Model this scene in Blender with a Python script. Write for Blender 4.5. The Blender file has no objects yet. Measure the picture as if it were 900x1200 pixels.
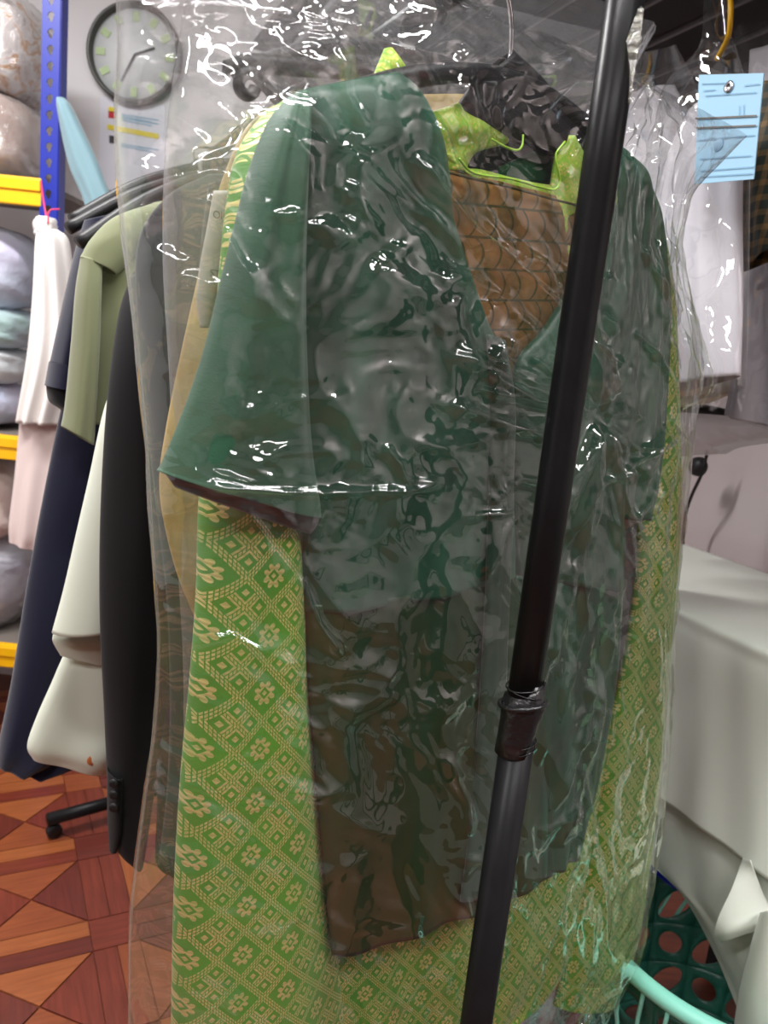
import bpy, bmesh, math, random
import numpy as np
from mathutils import Matrix, Vector

random.seed(7)
rng = np.random.RandomState(11)
scene = bpy.context.scene
COL = scene.collection

# ------------------------------------------------------------------ camera
H, F = 1.35, 900.0
_d = np.array([-467, 4550, 900.0]); _d /= np.linalg.norm(_d)      # world down in camera axes (x right, y down, z forward)
_Z = -_d
_Y = np.array([0, 0, 1.0]) - _d[2] * _d; _Y /= np.linalg.norm(_Y)
_X = np.cross(_Y, _Z)
BAS = np.array([_X, _Y, _Z])
CAM = np.array([0, 0, H])
cd = bpy.data.cameras.new('camera'); cam = bpy.data.objects.new('camera', cd); COL.objects.link(cam)
cd.sensor_fit = 'HORIZONTAL'; cd.sensor_width = 36.0; cd.lens = 36.0 * F / 900.0
cd.clip_start = 0.02; cd.clip_end = 60
cd.dof.use_dof = True; cd.dof.focus_distance = 0.72; cd.dof.aperture_fstop = 12.0
mw = Matrix.Identity(4)
for r in range(3):
    mw[r][0], mw[r][1], mw[r][2], mw[r][3] = BAS[r, 0], -BAS[r, 1], -BAS[r, 2], CAM[r]
cam.matrix_world = mw
scene.camera = cam

# ------------------------------------------------------------------ world, lights, exposure
world = bpy.data.worlds.new('world'); scene.world = world; world.use_nodes = True
world.node_tree.nodes['Background'].inputs[0].default_value = (0.9, 0.95, 1, 1)
world.node_tree.nodes['Background'].inputs[1].default_value = 0.3
scene.view_settings.view_transform = 'Standard'; scene.view_settings.look = 'None'
scene.view_settings.gamma = 1.0; scene.view_settings.use_curve_mapping = False
scene.view_settings.exposure = 0.0
scene.cycles.transparent_max_bounces = 40
scene.cycles.max_bounces = 8
scene.cycles.caustics_reflective = False
scene.cycles.caustics_refractive = False
LAMPS = [(-1.25, -0.75, 0.2, 34), (0.45, -0.95, 0.2, 26), (-1.25, 1.25, 0.2, 54), (0.1, 0.45, 0.2, 29), (1.3, 0.0, 0.2, 44)]
CEIL = 2.75
for (x, y, rz, p) in LAMPS:
    ld = bpy.data.lights.new('tube_light', 'AREA'); ld.shape = 'RECTANGLE'; ld.size = 1.2; ld.size_y = 0.12
    ld.energy = p; ld.color = (1.0, 0.985, 0.975)
    lo = bpy.data.objects.new('tube_light', ld); COL.objects.link(lo)
    lo.location = (x, y, CEIL - 0.085); lo.rotation_euler = (0, 0, rz)

# ------------------------------------------------------------------ rays and frames
def V(*a): return np.array(a, float)
def ray(px, py): return BAS @ V((px - 450) / F, (py - 600) / F, 1.0)
def on_plane(px, py, p0, n):
    r = ray(px, py); return CAM + r * ((p0 - CAM) @ n) / (r @ n)
def at_y(px, py, y): return on_plane(px, py, V(0, y, 0), V(0, 1, 0))
def at_z(px, py, z): return on_plane(px, py, V(0, 0, z), V(0, 0, 1))
A = math.radians(39)
U = V(math.cos(A), math.sin(A), 0); N = V(math.sin(A), -math.cos(A), 0)   # rack: hanger direction, rail direction (towards us)
G0 = CAM + ray(570, 470) * 0.75
def G(px, py, off=0.0): return on_plane(px, py, G0 + off * N, N)
W = V(0.41, -0.912, 0); W /= np.linalg.norm(W); M = V(W[1], -W[0], 0)      # right side of the shop: along the wall, out of the wall
W0 = V(0.55, 2.8, 0)
def R(px, py, off): return on_plane(px, py, W0 + off * M, M)
UP = V(0, 0, 1)

# ------------------------------------------------------------------ noise
_perm = np.concatenate([rng.permutation(512)] * 2)
_ang = rng.rand(512) * 2 * np.pi
def perlin(x, y):
    x = np.asarray(x, float); y = np.asarray(y, float)
    xi = np.floor(x).astype(int); yi = np.floor(y).astype(int); xf = x - xi; yf = y - yi
    def g(ix, iy, dx, dy):
        a = _ang[_perm[(_perm[ix & 511] + iy) & 511]]; return np.cos(a) * dx + np.sin(a) * dy
    s = xf * xf * xf * (xf * (xf * 6 - 15) + 10); t = yf * yf * yf * (yf * (yf * 6 - 15) + 10)
    a = g(xi, yi, xf, yf); b = g(xi + 1, yi, xf - 1, yf); c = g(xi, yi + 1, xf, yf - 1); e = g(xi + 1, yi + 1, xf - 1, yf - 1)
    return (a + s * (b - a)) * (1 - t) + (c + s * (e - c)) * t
def ridged(x, y): return 1 - np.abs(perlin(x, y)) * 2.6

# ------------------------------------------------------------------ node helpers
class E:
    """a socket with arithmetic"""
    def __init__(s, nt, sock): s.nt, s.s = nt, sock
    def op(s, o, b=None, c=None, rev=False, clamp=False):
        n = s.nt.nodes.new('ShaderNodeMath'); n.operation = o; n.use_clamp = clamp
        args = [s, b, c]
        if rev: args = [b, s, c]
        for i, v in enumerate(args):
            if v is None: continue
            if isinstance(v, E): s.nt.links.new(v.s, n.inputs[i])
            else: n.inputs[i].default_value = v
        return E(s.nt, n.outputs[0])
    def __add__(s, b): return s.op('ADD', b)
    __radd__ = __add__
    def __sub__(s, b): return s.op('SUBTRACT', b)
    def __rsub__(s, b): return s.op('SUBTRACT', b, rev=True)
    def __mul__(s, b): return s.op('MULTIPLY', b)
    __rmul__ = __mul__
    def __truediv__(s, b): return s.op('DIVIDE', b)
    def abs(s): return s.op('ABSOLUTE')
    def frac(s): return s.op('FRACT')
    def floor(s): return s.op('FLOOR')
    def lt(s, b): return s.op('LESS_THAN', b)
    def gt(s, b): return s.op('GREATER_THAN', b)
    def max(s, b): return s.op('MAXIMUM', b)
    def min(s, b): return s.op('MINIMUM', b)
    def sin(s): return s.op('SINE')
    def pow(s, b): return s.op('POWER', b)
    def clamp(s): return s.op('ADD', 0.0, clamp=True)

MATS = {}
def new_mat(name):
    m = bpy.data.materials.new(name); m.use_nodes = True; nt = m.node_tree; nt.nodes.clear()
    out = nt.nodes.new('ShaderNodeOutputMaterial'); b = nt.nodes.new('ShaderNodeBsdfPrincipled')
    nt.links.new(b.outputs[0], out.inputs[0]); MATS[name] = m
    return m, nt, b, out
def coords(nt, kind='Object'):
    return nt.nodes.new('ShaderNodeTexCoord').outputs[kind]
def mapping(nt, sock, scale=(1, 1, 1), rot=(0, 0, 0)):
    n = nt.nodes.new('ShaderNodeMapping'); n.inputs['Scale'].default_value = scale; n.inputs['Rotation'].default_value = rot
    nt.links.new(sock, n.inputs[0]); return n.outputs[0]
def noise(nt, sock, scale, detail=3, rough=0.55, dist=0.0):
    n = nt.nodes.new('ShaderNodeTexNoise'); n.inputs['Scale'].default_value = scale; n.inputs['Detail'].default_value = detail
    n.inputs['Roughness'].default_value = rough; n.inputs['Distortion'].default_value = dist
    nt.links.new(sock, n.inputs['Vector']); return n.outputs[0]
def mixc(nt, fac, a, b):
    n = nt.nodes.new('ShaderNodeMix'); n.data_type = 'RGBA'
    for i, v in ((0, fac), (6, a), (7, b)):
        if isinstance(v, E): v = v.s
        if isinstance(v, bpy.types.NodeSocket): nt.links.new(v, n.inputs[i])
        elif i == 0: n.inputs[0].default_value = v
        else: n.inputs[i].default_value = (*v, 1)
    return n.outputs[2]
def ramp(nt, sock, stops):
    n = nt.nodes.new('ShaderNodeValToRGB'); cr = n.color_ramp
    while len(cr.elements) < len(stops): cr.elements.new(0.5)
    for e, (p, c) in zip(cr.elements, stops): e.position = p; e.color = (*c, 1)
    nt.links.new(sock, n.inputs[0]); return n.outputs[0]
def bump(nt, b, height, strength=0.3, dist=0.01, which='Normal'):
    n = nt.nodes.new('ShaderNodeBump'); n.inputs['Strength'].default_value = strength; n.inputs['Distance'].default_value = dist
    nt.links.new(height.s if isinstance(height, E) else height, n.inputs['Height']); nt.links.new(n.outputs[0], b.inputs[which])
def srgb(r, g, b):
    return tuple((c / 255 / 12.92) if c <= 10 else (((c / 255) + 0.055) / 1.055) ** 2.4 for c in (r, g, b))
def plain(name, col, rough=0.5, metal=0.0, coat=0.0, vary=0.06, scale=30, bumps=0.0, spec=0.5):
    m, nt, b, o = new_mat(name); c = coords(nt)
    f = noise(nt, c, scale)
    dark = tuple(x * (1 - vary) for x in col); light = tuple(min(1, x * (1 + vary)) for x in col)
    nt.links.new(mixc(nt, f, dark, light), b.inputs['Base Color'])
    b.inputs['Roughness'].default_value = rough; b.inputs['Metallic'].default_value = metal
    b.inputs['Coat Weight'].default_value = coat; b.inputs['Specular IOR Level'].default_value = spec
    if bumps: bump(nt, b, noise(nt, c, scale * 4), bumps, 0.002)
    return m
def cloth_mat(name, col, rough=0.85, weave=900, sheen=0.3, vary=0.1, spec=0.2):
    m, nt, b, o = new_mat(name); c = coords(nt)
    f = noise(nt, c, 14, 4)
    dark = tuple(x * (1 - vary) for x in col); light = tuple(min(1, x * (1 + vary)) for x in col)
    nt.links.new(mixc(nt, f, dark, light), b.inputs['Base Color'])
    b.inputs['Roughness'].default_value = rough; b.inputs['Sheen Weight'].default_value = sheen
    b.inputs['Specular IOR Level'].default_value = spec
    bump(nt, b, noise(nt, c, weave, 1), 0.15, 0.001)
    return m

# film: thin clear plastic, reflection rising towards grazing angles, a little milky
def film_mat(name, haze=0.05, base=0.07, rough=0.05, tint=(0.96, 0.97, 0.97), fine=0.0):
    m, nt, b, o = new_mat(name); nt.nodes.remove(b)
    tr = nt.nodes.new('ShaderNodeBsdfTransparent'); tr.inputs[0].default_value = (*tint, 1)
    gl = nt.nodes.new('ShaderNodeBsdfGlossy'); gl.inputs['Roughness'].default_value = rough; gl.inputs[0].default_value = (1, 1, 1, 1)
    df = nt.nodes.new('ShaderNodeBsdfDiffuse'); df.inputs[0].default_value = (0.85, 0.85, 0.88, 1)
    tl = nt.nodes.new('ShaderNodeBsdfTranslucent'); tl.inputs[0].default_value = (0.85, 0.85, 0.88, 1)
    lw = nt.nodes.new('ShaderNodeLayerWeight'); lw.inputs[0].default_value = 0.5
    if fine:
        bp = nt.nodes.new('ShaderNodeBump'); bp.inputs['Strength'].default_value = fine; bp.inputs['Distance'].default_value = 0.004
        nz = noise(nt, coords(nt), 60, 4, 0.6, 0.8); nt.links.new(nz, bp.inputs['Height'])
        nt.links.new(bp.outputs[0], gl.inputs['Normal'])
    fac = (E(nt, lw.outputs['Facing']).pow(4.0) * (0.9 - base) + base).clamp()
    m1 = nt.nodes.new('ShaderNodeMixShader'); nt.links.new(fac.s, m1.inputs[0]); nt.links.new(tr.outputs[0], m1.inputs[1]); nt.links.new(gl.outputs[0], m1.inputs[2])
    m0 = nt.nodes.new('ShaderNodeMixShader'); m0.inputs[0].default_value = 0.4; nt.links.new(df.outputs[0], m0.inputs[1]); nt.links.new(tl.outputs[0], m0.inputs[2])
    m2 = nt.nodes.new('ShaderNodeMixShader'); m2.inputs[0].default_value = haze; nt.links.new(m1.outputs[0], m2.inputs[1]); nt.links.new(m0.outputs[0], m2.inputs[2])
    nt.links.new(m2.outputs[0], o.inputs[0])
    return m

def songket(name, ground, gold=(0.80, 0.60, 0.16), D=0.05, strength=1.0):
    """woven brocade: diamond lattice, columns of flower lozenges between columns of small nested lozenges"""
    m, nt, b, o = new_mat(name)
    uv = nt.nodes.new('ShaderNodeSeparateXYZ'); nt.links.new(coords(nt, 'UV'), uv.inputs[0])
    x = E(nt, uv.outputs[0]); y = E(nt, uv.outputs[1])
    p = (x * 1.15 + y) / D; q = (x * 1.15 - y) / D
    ip, iq = p.floor(), q.floor()
    a, c = p.frac() - 0.5, q.frac() - 0.5
    par = ((ip + iq) * 0.5).frac().abs().gt(0.25)                    # parity picks the column kind
    edge = a.abs().max(c.abs())                                      # 0 centre .. 0.5 border
    hatch = ((p + q) * 9.0).frac().gt(0.28)
    border = edge.gt(0.415) * hatch
    groove = edge.gt(0.455) * edge.lt(0.475)
    border = border * (1.0 - groove)
    # small nested lozenges
    pa, qa = (a * 2.4 + 0.0), (c * 2.4)
    sp, sq = ((a + 0.5) * 2.0).frac() - 0.5, ((c + 0.5) * 2.0).frac() - 0.5
    se = sp.abs().max(sq.abs())
    small = (se.gt(0.30) * se.lt(0.40)).max(se.lt(0.13)).max((se.gt(0.44)) * hatch)
    # flower
    fx, fy = a + c, a - c
    r = (fx * fx + fy * fy).pow(0.5)
    th = fy.op('ARCTAN2', fx)
    petal = (th * 4.0).sin().abs()
    flower = (r.gt(0.20) * r.lt(petal * 0.16 + 0.27) * petal.gt(0.45)).max(edge.gt(0.11) * edge.lt(0.16)).max(edge.lt(0.05))
    inner = par * flower + (1.0 - par) * small
    inner = inner * edge.lt(0.39)
    mask = border.max(inner).clamp()
    thread = (y * 1500.0).sin() * 0.5 + 0.5
    wear = E(nt, noise(nt, coords(nt, 'UV'), 22, 3))
    mask = mask * (thread * 0.35 + 0.65) * ((wear * 1.3 + 0.15).clamp()) * strength
    weave = noise(nt, coords(nt, 'UV'), 700, 2)
    g = mixc(nt, noise(nt, coords(nt, 'UV'), 18, 3), tuple(v * 0.72 for v in ground), tuple(min(1, v * 1.25) for v in ground))
    nt.links.new(mixc(nt, mask, g, gold), b.inputs['Base Color'])
    nt.links.new((mask * 0.75).s, b.inputs['Metallic'])
    nt.links.new((0.62 - mask * 0.24).s, b.inputs['Roughness'])
    b.inputs['Sheen Weight'].default_value = 0.15
    bump(nt, b, mask + E(nt, weave) * 0.5, 0.35, 0.0015)
    return m

# ------------------------------------------------------------------ mesh helpers
def link(name, me, mat, parent=None, smooth=True):
    o = bpy.data.objects.new(name, me); COL.objects.link(o)
    if mat is not None:
        if isinstance(mat, str): mat = MATS[mat]
        me.materials.append(mat)
    if smooth and len(me.polygons): me.polygons.foreach_set('use_smooth', np.ones(len(me.polygons), bool))
    if parent is not None:
        o.parent = parent; o.matrix_parent_inverse = parent.matrix_basis.inverted()
    return o
def mesh_np(name, verts, faces, uv=None):
    me = bpy.data.meshes.new(name); me.from_pydata([tuple(v) for v in np.asarray(verts)], [], [tuple(f) for f in faces])
    if uv is not None:
        uv = np.asarray(uv); l = me.uv_layers.new(name='UVMap'); idx = np.zeros(len(me.loops), int); me.loops.foreach_get('vertex_index', idx)
        l.data.foreach_set('uv', uv[idx].ravel())
    me.update(); return me
def grid_faces(nv, nu, wrap=False):
    i = np.arange(nv - 1)[:, None]; m = nu if wrap else nu - 1; j = np.arange(m)[None, :]; j2 = (j + 1) % nu
    return np.stack([i * nu + j, i * nu + j2, (i + 1) * nu + j2, (i + 1) * nu + j], -1).reshape(-1, 4)
def crom(pts, n):
    """smooth curve through the points"""
    p = np.asarray(pts, float); k = len(p)
    if k == 2: return p[0] + (p[1] - p[0]) * np.linspace(0, 1, n)[:, None]
    t = np.linspace(0, k - 1, n); i = np.clip(np.floor(t).astype(int), 0, k - 2); f = (t - i)[:, None]
    e = np.vstack([2 * p[0] - p[1], p, 2 * p[-1] - p[-2]])
    a, b, c, d = e[i], e[i + 1], e[i + 2], e[i + 3]
    return 0.5 * (2 * b + (c - a) * f + (2 * a - 5 * b + 4 * c - d) * f ** 2 + (3 * b - a - 3 * c + d) * f ** 3)
def solid(o, t=0.0015, off=-1):
    md = o.modifiers.new('solid', 'SOLIDIFY'); md.thickness = t; md.offset = off; return o
def loft(name, rows, off, thick, mat, parent=None, nu=40, nv=80, folds=0.0, ff=5.0, fine=0.0, back=True, power=0.55, frame='G', seed=0.0, disp=None, sol=0.0012, rtaper=0.0):
    """garment piece: rows (leftx, lefty, rightx, righty[, thickness scale]) traced down its two edges; a flattened tube with folds"""
    rows = [tuple(r) + ((1.0,) if len(r) == 4 else ()) for r in rows]
    c = crom(rows, nv)
    nrm = N if frame == 'G' else M; fr = G if frame == 'G' else R; side = U if frame == 'G' else W
    L = np.array([fr(a[0], a[1], off) for a in c]); Rr = np.array([fr(a[2], a[3], off) for a in c])
    w = (1 - np.cos(np.linspace(0, math.pi, nu))) / 2
    base = L[:, None, :] + (Rr - L)[:, None, :] * w[None, :, None]
    uu = base @ side; zz = base[:, :, 2]
    prof = np.clip(1 - (2 * w - 1) ** 2, 0, 1) ** power
    prof = prof[None, :] * c[:, 4][:, None] * (1 - rtaper * w[None, :] ** 2)
    tv = np.linspace(0, 1, nv)[:, None]
    h = thick * prof
    if folds:
        ph = perlin(zz * 2.0 + seed, uu * 1.5 + seed) * 5
        h = h + folds * np.sin(w[None, :] * ff * 2 * math.pi + ph + seed) * np.clip(prof * 1.5, 0, 1) * (0.35 + 0.65 * tv)
        h = h + folds * 0.8 * perlin(uu * 14 + seed * 3, zz * 5 + seed) * np.clip(prof, 0, 1)
    if fine: h = h + fine * perlin(uu * 60 + seed, zz * 45) * np.clip(prof, 0, 1)
    if disp is not None:
        px = c[:, 0][:, None] + (c[:, 2] - c[:, 0])[:, None] * w; py = c[:, 1][:, None] + (c[:, 3] - c[:, 1])[:, None] * w
        h = h + disp(px, py) * np.clip(prof * 2, 0, 1)
    front = base + nrm * h[:, :, None]
    if back:
        hb = -thick * prof * 0.8
        bk = (base + nrm * hb[:, :, None])[:, ::-1][:, 1:-1]
        ring = np.concatenate([front, bk], 1)
        uvs = np.concatenate([np.stack([uu, zz], -1), np.stack([uu, zz], -1)[:, ::-1][:, 1:-1]], 1)
        me = mesh_np(name, ring.reshape(-1, 3), grid_faces(nv, ring.shape[1], True), uvs.reshape(-1, 2))
    else:
        me = mesh_np(name, front.reshape(-1, 3), grid_faces(nv, nu), np.stack([uu, zz], -1).reshape(-1, 2))
    o = link(name, me, mat, parent)
    if sol: solid(o, sol)
    return o
def tube(name, pts, rad, mat, parent=None, seg=10, n=None, smooth=True, closed=False, flat=1.0):
    pts = np.asarray([np.asarray(p, float) for p in pts]); n = n or max(2, len(pts) * 6)
    rads = np.interp(np.linspace(0, 1, n), np.linspace(0, 1, len(np.atleast_1d(rad))), np.atleast_1d(rad)) if np.ndim(rad) else np.full(n, rad)
    c = crom(pts, n) if len(pts) > 2 else pts[0] + (pts[1] - pts[0]) * np.linspace(0, 1, n)[:, None]
    tg = np.gradient(c, axis=0); tg /= np.linalg.norm(tg, axis=1)[:, None] + 1e-12
    ref = np.array([0, 0, 1.0]) if abs(tg[0][2]) < 0.9 else np.array([1.0, 0, 0])
    vs = []; s = np.cross(tg[0], ref); s /= np.linalg.norm(s)
    for k in range(n):
        s = s - (s @ tg[k]) * tg[k]; s /= np.linalg.norm(s); b = np.cross(tg[k], s)
        for j in range(seg):
            a = 2 * math.pi * j / seg; vs.append(c[k] + rads[k] * (math.cos(a) * s + flat * math.sin(a) * b))
    f = [tuple(x) for x in grid_faces(n, seg, True)]
    f.append(tuple(range(seg))[::-1]); f.append(tuple((n - 1) * seg + j for j in range(seg)))
    return link(name, mesh_np(name, vs, f), mat, parent, smooth)
def obox(name, c, ax, ay, az, mat, parent=None, bev=0.0):
    """box from a centre and three half-extent vectors"""
    c, ax, ay, az = (np.asarray(v, float) for v in (c, ax, ay, az))
    vs = [c + i * ax + j * ay + k * az for k in (-1, 1) for j in (-1, 1) for i in (-1, 1)]
    f = [(0, 2, 3, 1), (4, 5, 7, 6), (0, 1, 5, 4), (2, 6, 7, 3), (0, 4, 6, 2), (1, 3, 7, 5)]
    o = link(name, mesh_np(name, vs, f), mat, parent, False)
    if bev:
        md = o.modifiers.new('bevel', 'BEVEL'); md.width = bev; md.segments = 2
    return o
def prism(name, pts, nrm, t, mat, parent=None, bev=0.0):
    """a flat outline with thickness t along nrm"""
    pts = [np.asarray(p, float) for p in pts]; nrm = np.asarray(nrm, float); k = len(pts)
    vs = pts + [p - nrm * t for p in pts]
    f = [tuple(range(k)), tuple(range(2 * k - 1, k - 1, -1))] + [(i, k + i, k + (i + 1) % k, (i + 1) % k) for i in range(k)]
    o = link(name, mesh_np(name, vs, f), mat, parent, False)
    if bev:
        md = o.modifiers.new('bevel', 'BEVEL'); md.width = bev; md.segments = 2
    return o
def blob(name, c, size, mat, parent=None, e=0.6, amp=0.08, fr=4.0, seed=0.0, nu=48, nv=28, crink=0.0):
    """pillow-like bundle: superellipsoid with dents"""
    th = np.linspace(0, 2 * math.pi, nu, endpoint=False)[None, :]; ph = np.linspace(-math.pi / 2, math.pi / 2, nv)[:, None]
    def sp(v): return np.sign(v) * np.abs(v) ** e
    x = sp(np.cos(ph)) * sp(np.cos(th)); y = sp(np.cos(ph)) * sp(np.sin(th)); z = sp(np.sin(ph)) * np.ones_like(th)
    d = 1 + amp * perlin(x * fr + seed + z * 1.3, z * fr + y * 1.7 + seed * 2)
    if crink: d = d + crink * ridged(x * fr * 3 + seed, z * fr * 3 + y * 2)
    v = np.stack([x * d * size[0], y * d * size[1], z * d * size[2]], -1) + np.asarray(c)
    return link(name, mesh_np(name, v.reshape(-1, 3), grid_faces(nv, nu, True)), mat, parent)
def lathe(name, c, prof, mat, parent=None, seg=32, axis=None):
    """profile of (radius, height) turned about an axis through c"""
    ax = np.asarray(axis if axis is not None else (0, 0, 1), float); ax = ax / np.linalg.norm(ax)
    s = np.cross(ax, (0, 0, 1)) if abs(ax[2]) < 0.9 else V(1, 0, 0); s = s / np.linalg.norm(s); b = np.cross(ax, s)
    vs = [np.asarray(c) + ax * h + r * (math.cos(2 * math.pi * j / seg) * s + math.sin(2 * math.pi * j / seg) * b) for (r, h) in prof for j in range(seg)]
    f = [tuple(x) for x in grid_faces(len(prof), seg, True)] + [tuple(range(seg))[::-1], tuple((len(prof) - 1) * seg + j for j in range(seg))]
    return link(name, mesh_np(name, vs, f), mat, parent)
def tag(o, label, cat, group=None):
    o['label'] = label; o['category'] = cat
    if group: o['group'] = group
    return o
def thing(name, loc, label, cat, group=None):
    o = bpy.data.objects.new(name, None); COL.objects.link(o); o.location = tuple(loc); o.empty_display_size = 0.05
    return tag(o, label, cat, group)
def struct(o): o['kind'] = 'structure'; return o
HOLE_ANG = [2 * math.pi * k / 16 for k in range(16)]
def holed(cx, cy, hw, hh, hole):
    """ring faces between a cell's border and a hole; hole(angle) gives the hole's offset"""
    vs = []
    for a in HOLE_ANG:
        m = max(abs(math.cos(a)), abs(math.sin(a))); vs.append((cx + hw * math.cos(a) / m, cy + hh * math.sin(a) / m))
    for a in HOLE_ANG:
        x, y = hole(a); vs.append((cx + x, cy + y))
    return vs, [(k, (k + 1) % 16, 16 + (k + 1) % 16, 16 + k) for k in range(16)]

# ------------------------------------------------------------------ materials
plain('wall_paint', srgb(222, 220, 222), 0.75, vary=0.02, scale=3, bumps=0.05)
plain('wall_mauve', srgb(186, 176, 176), 0.75, vary=0.03, scale=3, bumps=0.05)
plain('wall_brown', srgb(120, 108, 100), 0.75, vary=0.15, scale=2, bumps=0.05)
plain('ceiling_paint', srgb(232, 232, 230), 0.8, vary=0.02, scale=3)
plain('black_metal', (0.009, 0.009, 0.010), 0.34, vary=0.3, scale=40, spec=0.16)
plain('black_plastic', (0.012, 0.012, 0.013), 0.45, vary=0.2, spec=0.3)
plain('black_tape', (0.010, 0.010, 0.011), 0.22, vary=0.3, scale=60, bumps=0.4)
plain('grey_metal', (0.16, 0.16, 0.17), 0.4, vary=0.1)
plain('chrome', (0.7, 0.7, 0.72), 0.18, metal=1.0)
plain('blue_enamel', srgb(14, 36, 150), 0.4, vary=0.06)
plain('yellow_enamel', srgb(250, 190, 10), 0.4, vary=0.05)
plain('white_plastic', (0.8, 0.8, 0.8), 0.35)
plain('mint_plastic', srgb(150, 232, 212), 0.35, vary=0.03)
plain('mint_plastic_shaded', srgb(34, 92, 78), 0.4, vary=0.05)  # basket mint darkened, the shade put into the colour
plain('blue_plastic', srgb(20, 40, 215), 0.4)
plain('yellow_plastic', srgb(214, 165, 20), 0.4)
plain('orange_button', srgb(190, 110, 60), 0.3)
plain('grey_board', srgb(120, 112, 105), 0.7)
plain('paper_white', srgb(225, 226, 236), 0.6, vary=0.02)
plain('paper_blue', srgb(160, 203, 230), 0.6, vary=0.03, scale=12)
plain('ink_dark', (0.05, 0.05, 0.06), 0.7)
plain('ink_faint', srgb(140, 182, 212), 0.7)
plain('ink_yellow', srgb(235, 215, 60), 0.7)
plain('ink_red', srgb(200, 50, 60), 0.7)
plain('clock_face', srgb(226, 230, 232), 0.35, coat=0.6, vary=0.02)
plain('clock_mark', srgb(178, 200, 150), 0.5)
plain('clock_rim', srgb(70, 72, 68), 0.35)
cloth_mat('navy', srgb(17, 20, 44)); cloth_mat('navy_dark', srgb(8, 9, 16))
cloth_mat('olive', srgb(126, 131, 100), vary=0.06)
cloth_mat('jacket_black', (0.006, 0.006, 0.007), 0.7, sheen=0.05)
cloth_mat('charcoal', srgb(40, 42, 46), vary=0.25)
cloth_mat('mint_white', srgb(212, 218, 202), vary=0.03, spec=0.3)
cloth_mat('table_satin', srgb(230, 236, 224), 0.5, vary=0.02, spec=0.4)
cloth_mat('linen', srgb(233, 228, 224), vary=0.05)
cloth_mat('pinkish', srgb(226, 208, 204), 0.5, vary=0.04)
cloth_mat('shirt_white', srgb(232, 228, 236), 0.7, vary=0.03)
cloth_mat('cream', srgb(236, 230, 205), 0.6, vary=0.04)
cloth_mat('teal_blue', srgb(120, 152, 162), 0.5, vary=0.06)
cloth_mat('emerald', srgb(14, 92, 52), 0.4, vary=0.3)
cloth_mat('placket', srgb(16, 58, 38), 0.55, vary=0.2)
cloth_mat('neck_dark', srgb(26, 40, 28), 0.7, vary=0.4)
plain('string_pink', srgb(228, 60, 100), 0.5)
plain('piping_lime', srgb(170, 220, 60), 0.4)
songket('songket_lime', srgb(70, 142, 12), gold=(0.95, 0.78, 0.30))
songket('songket_collar', srgb(140, 190, 40), D=0.03, strength=0.8)
FILM = film_mat('clear_film', 0.018, 0.105, 0.03)
FILM2 = film_mat('milky_film', 0.08, 0.09, 0.05)
FILM3 = film_mat('wrap_film', 0.10, 0.12, 0.06, fine=0.7)

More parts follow.
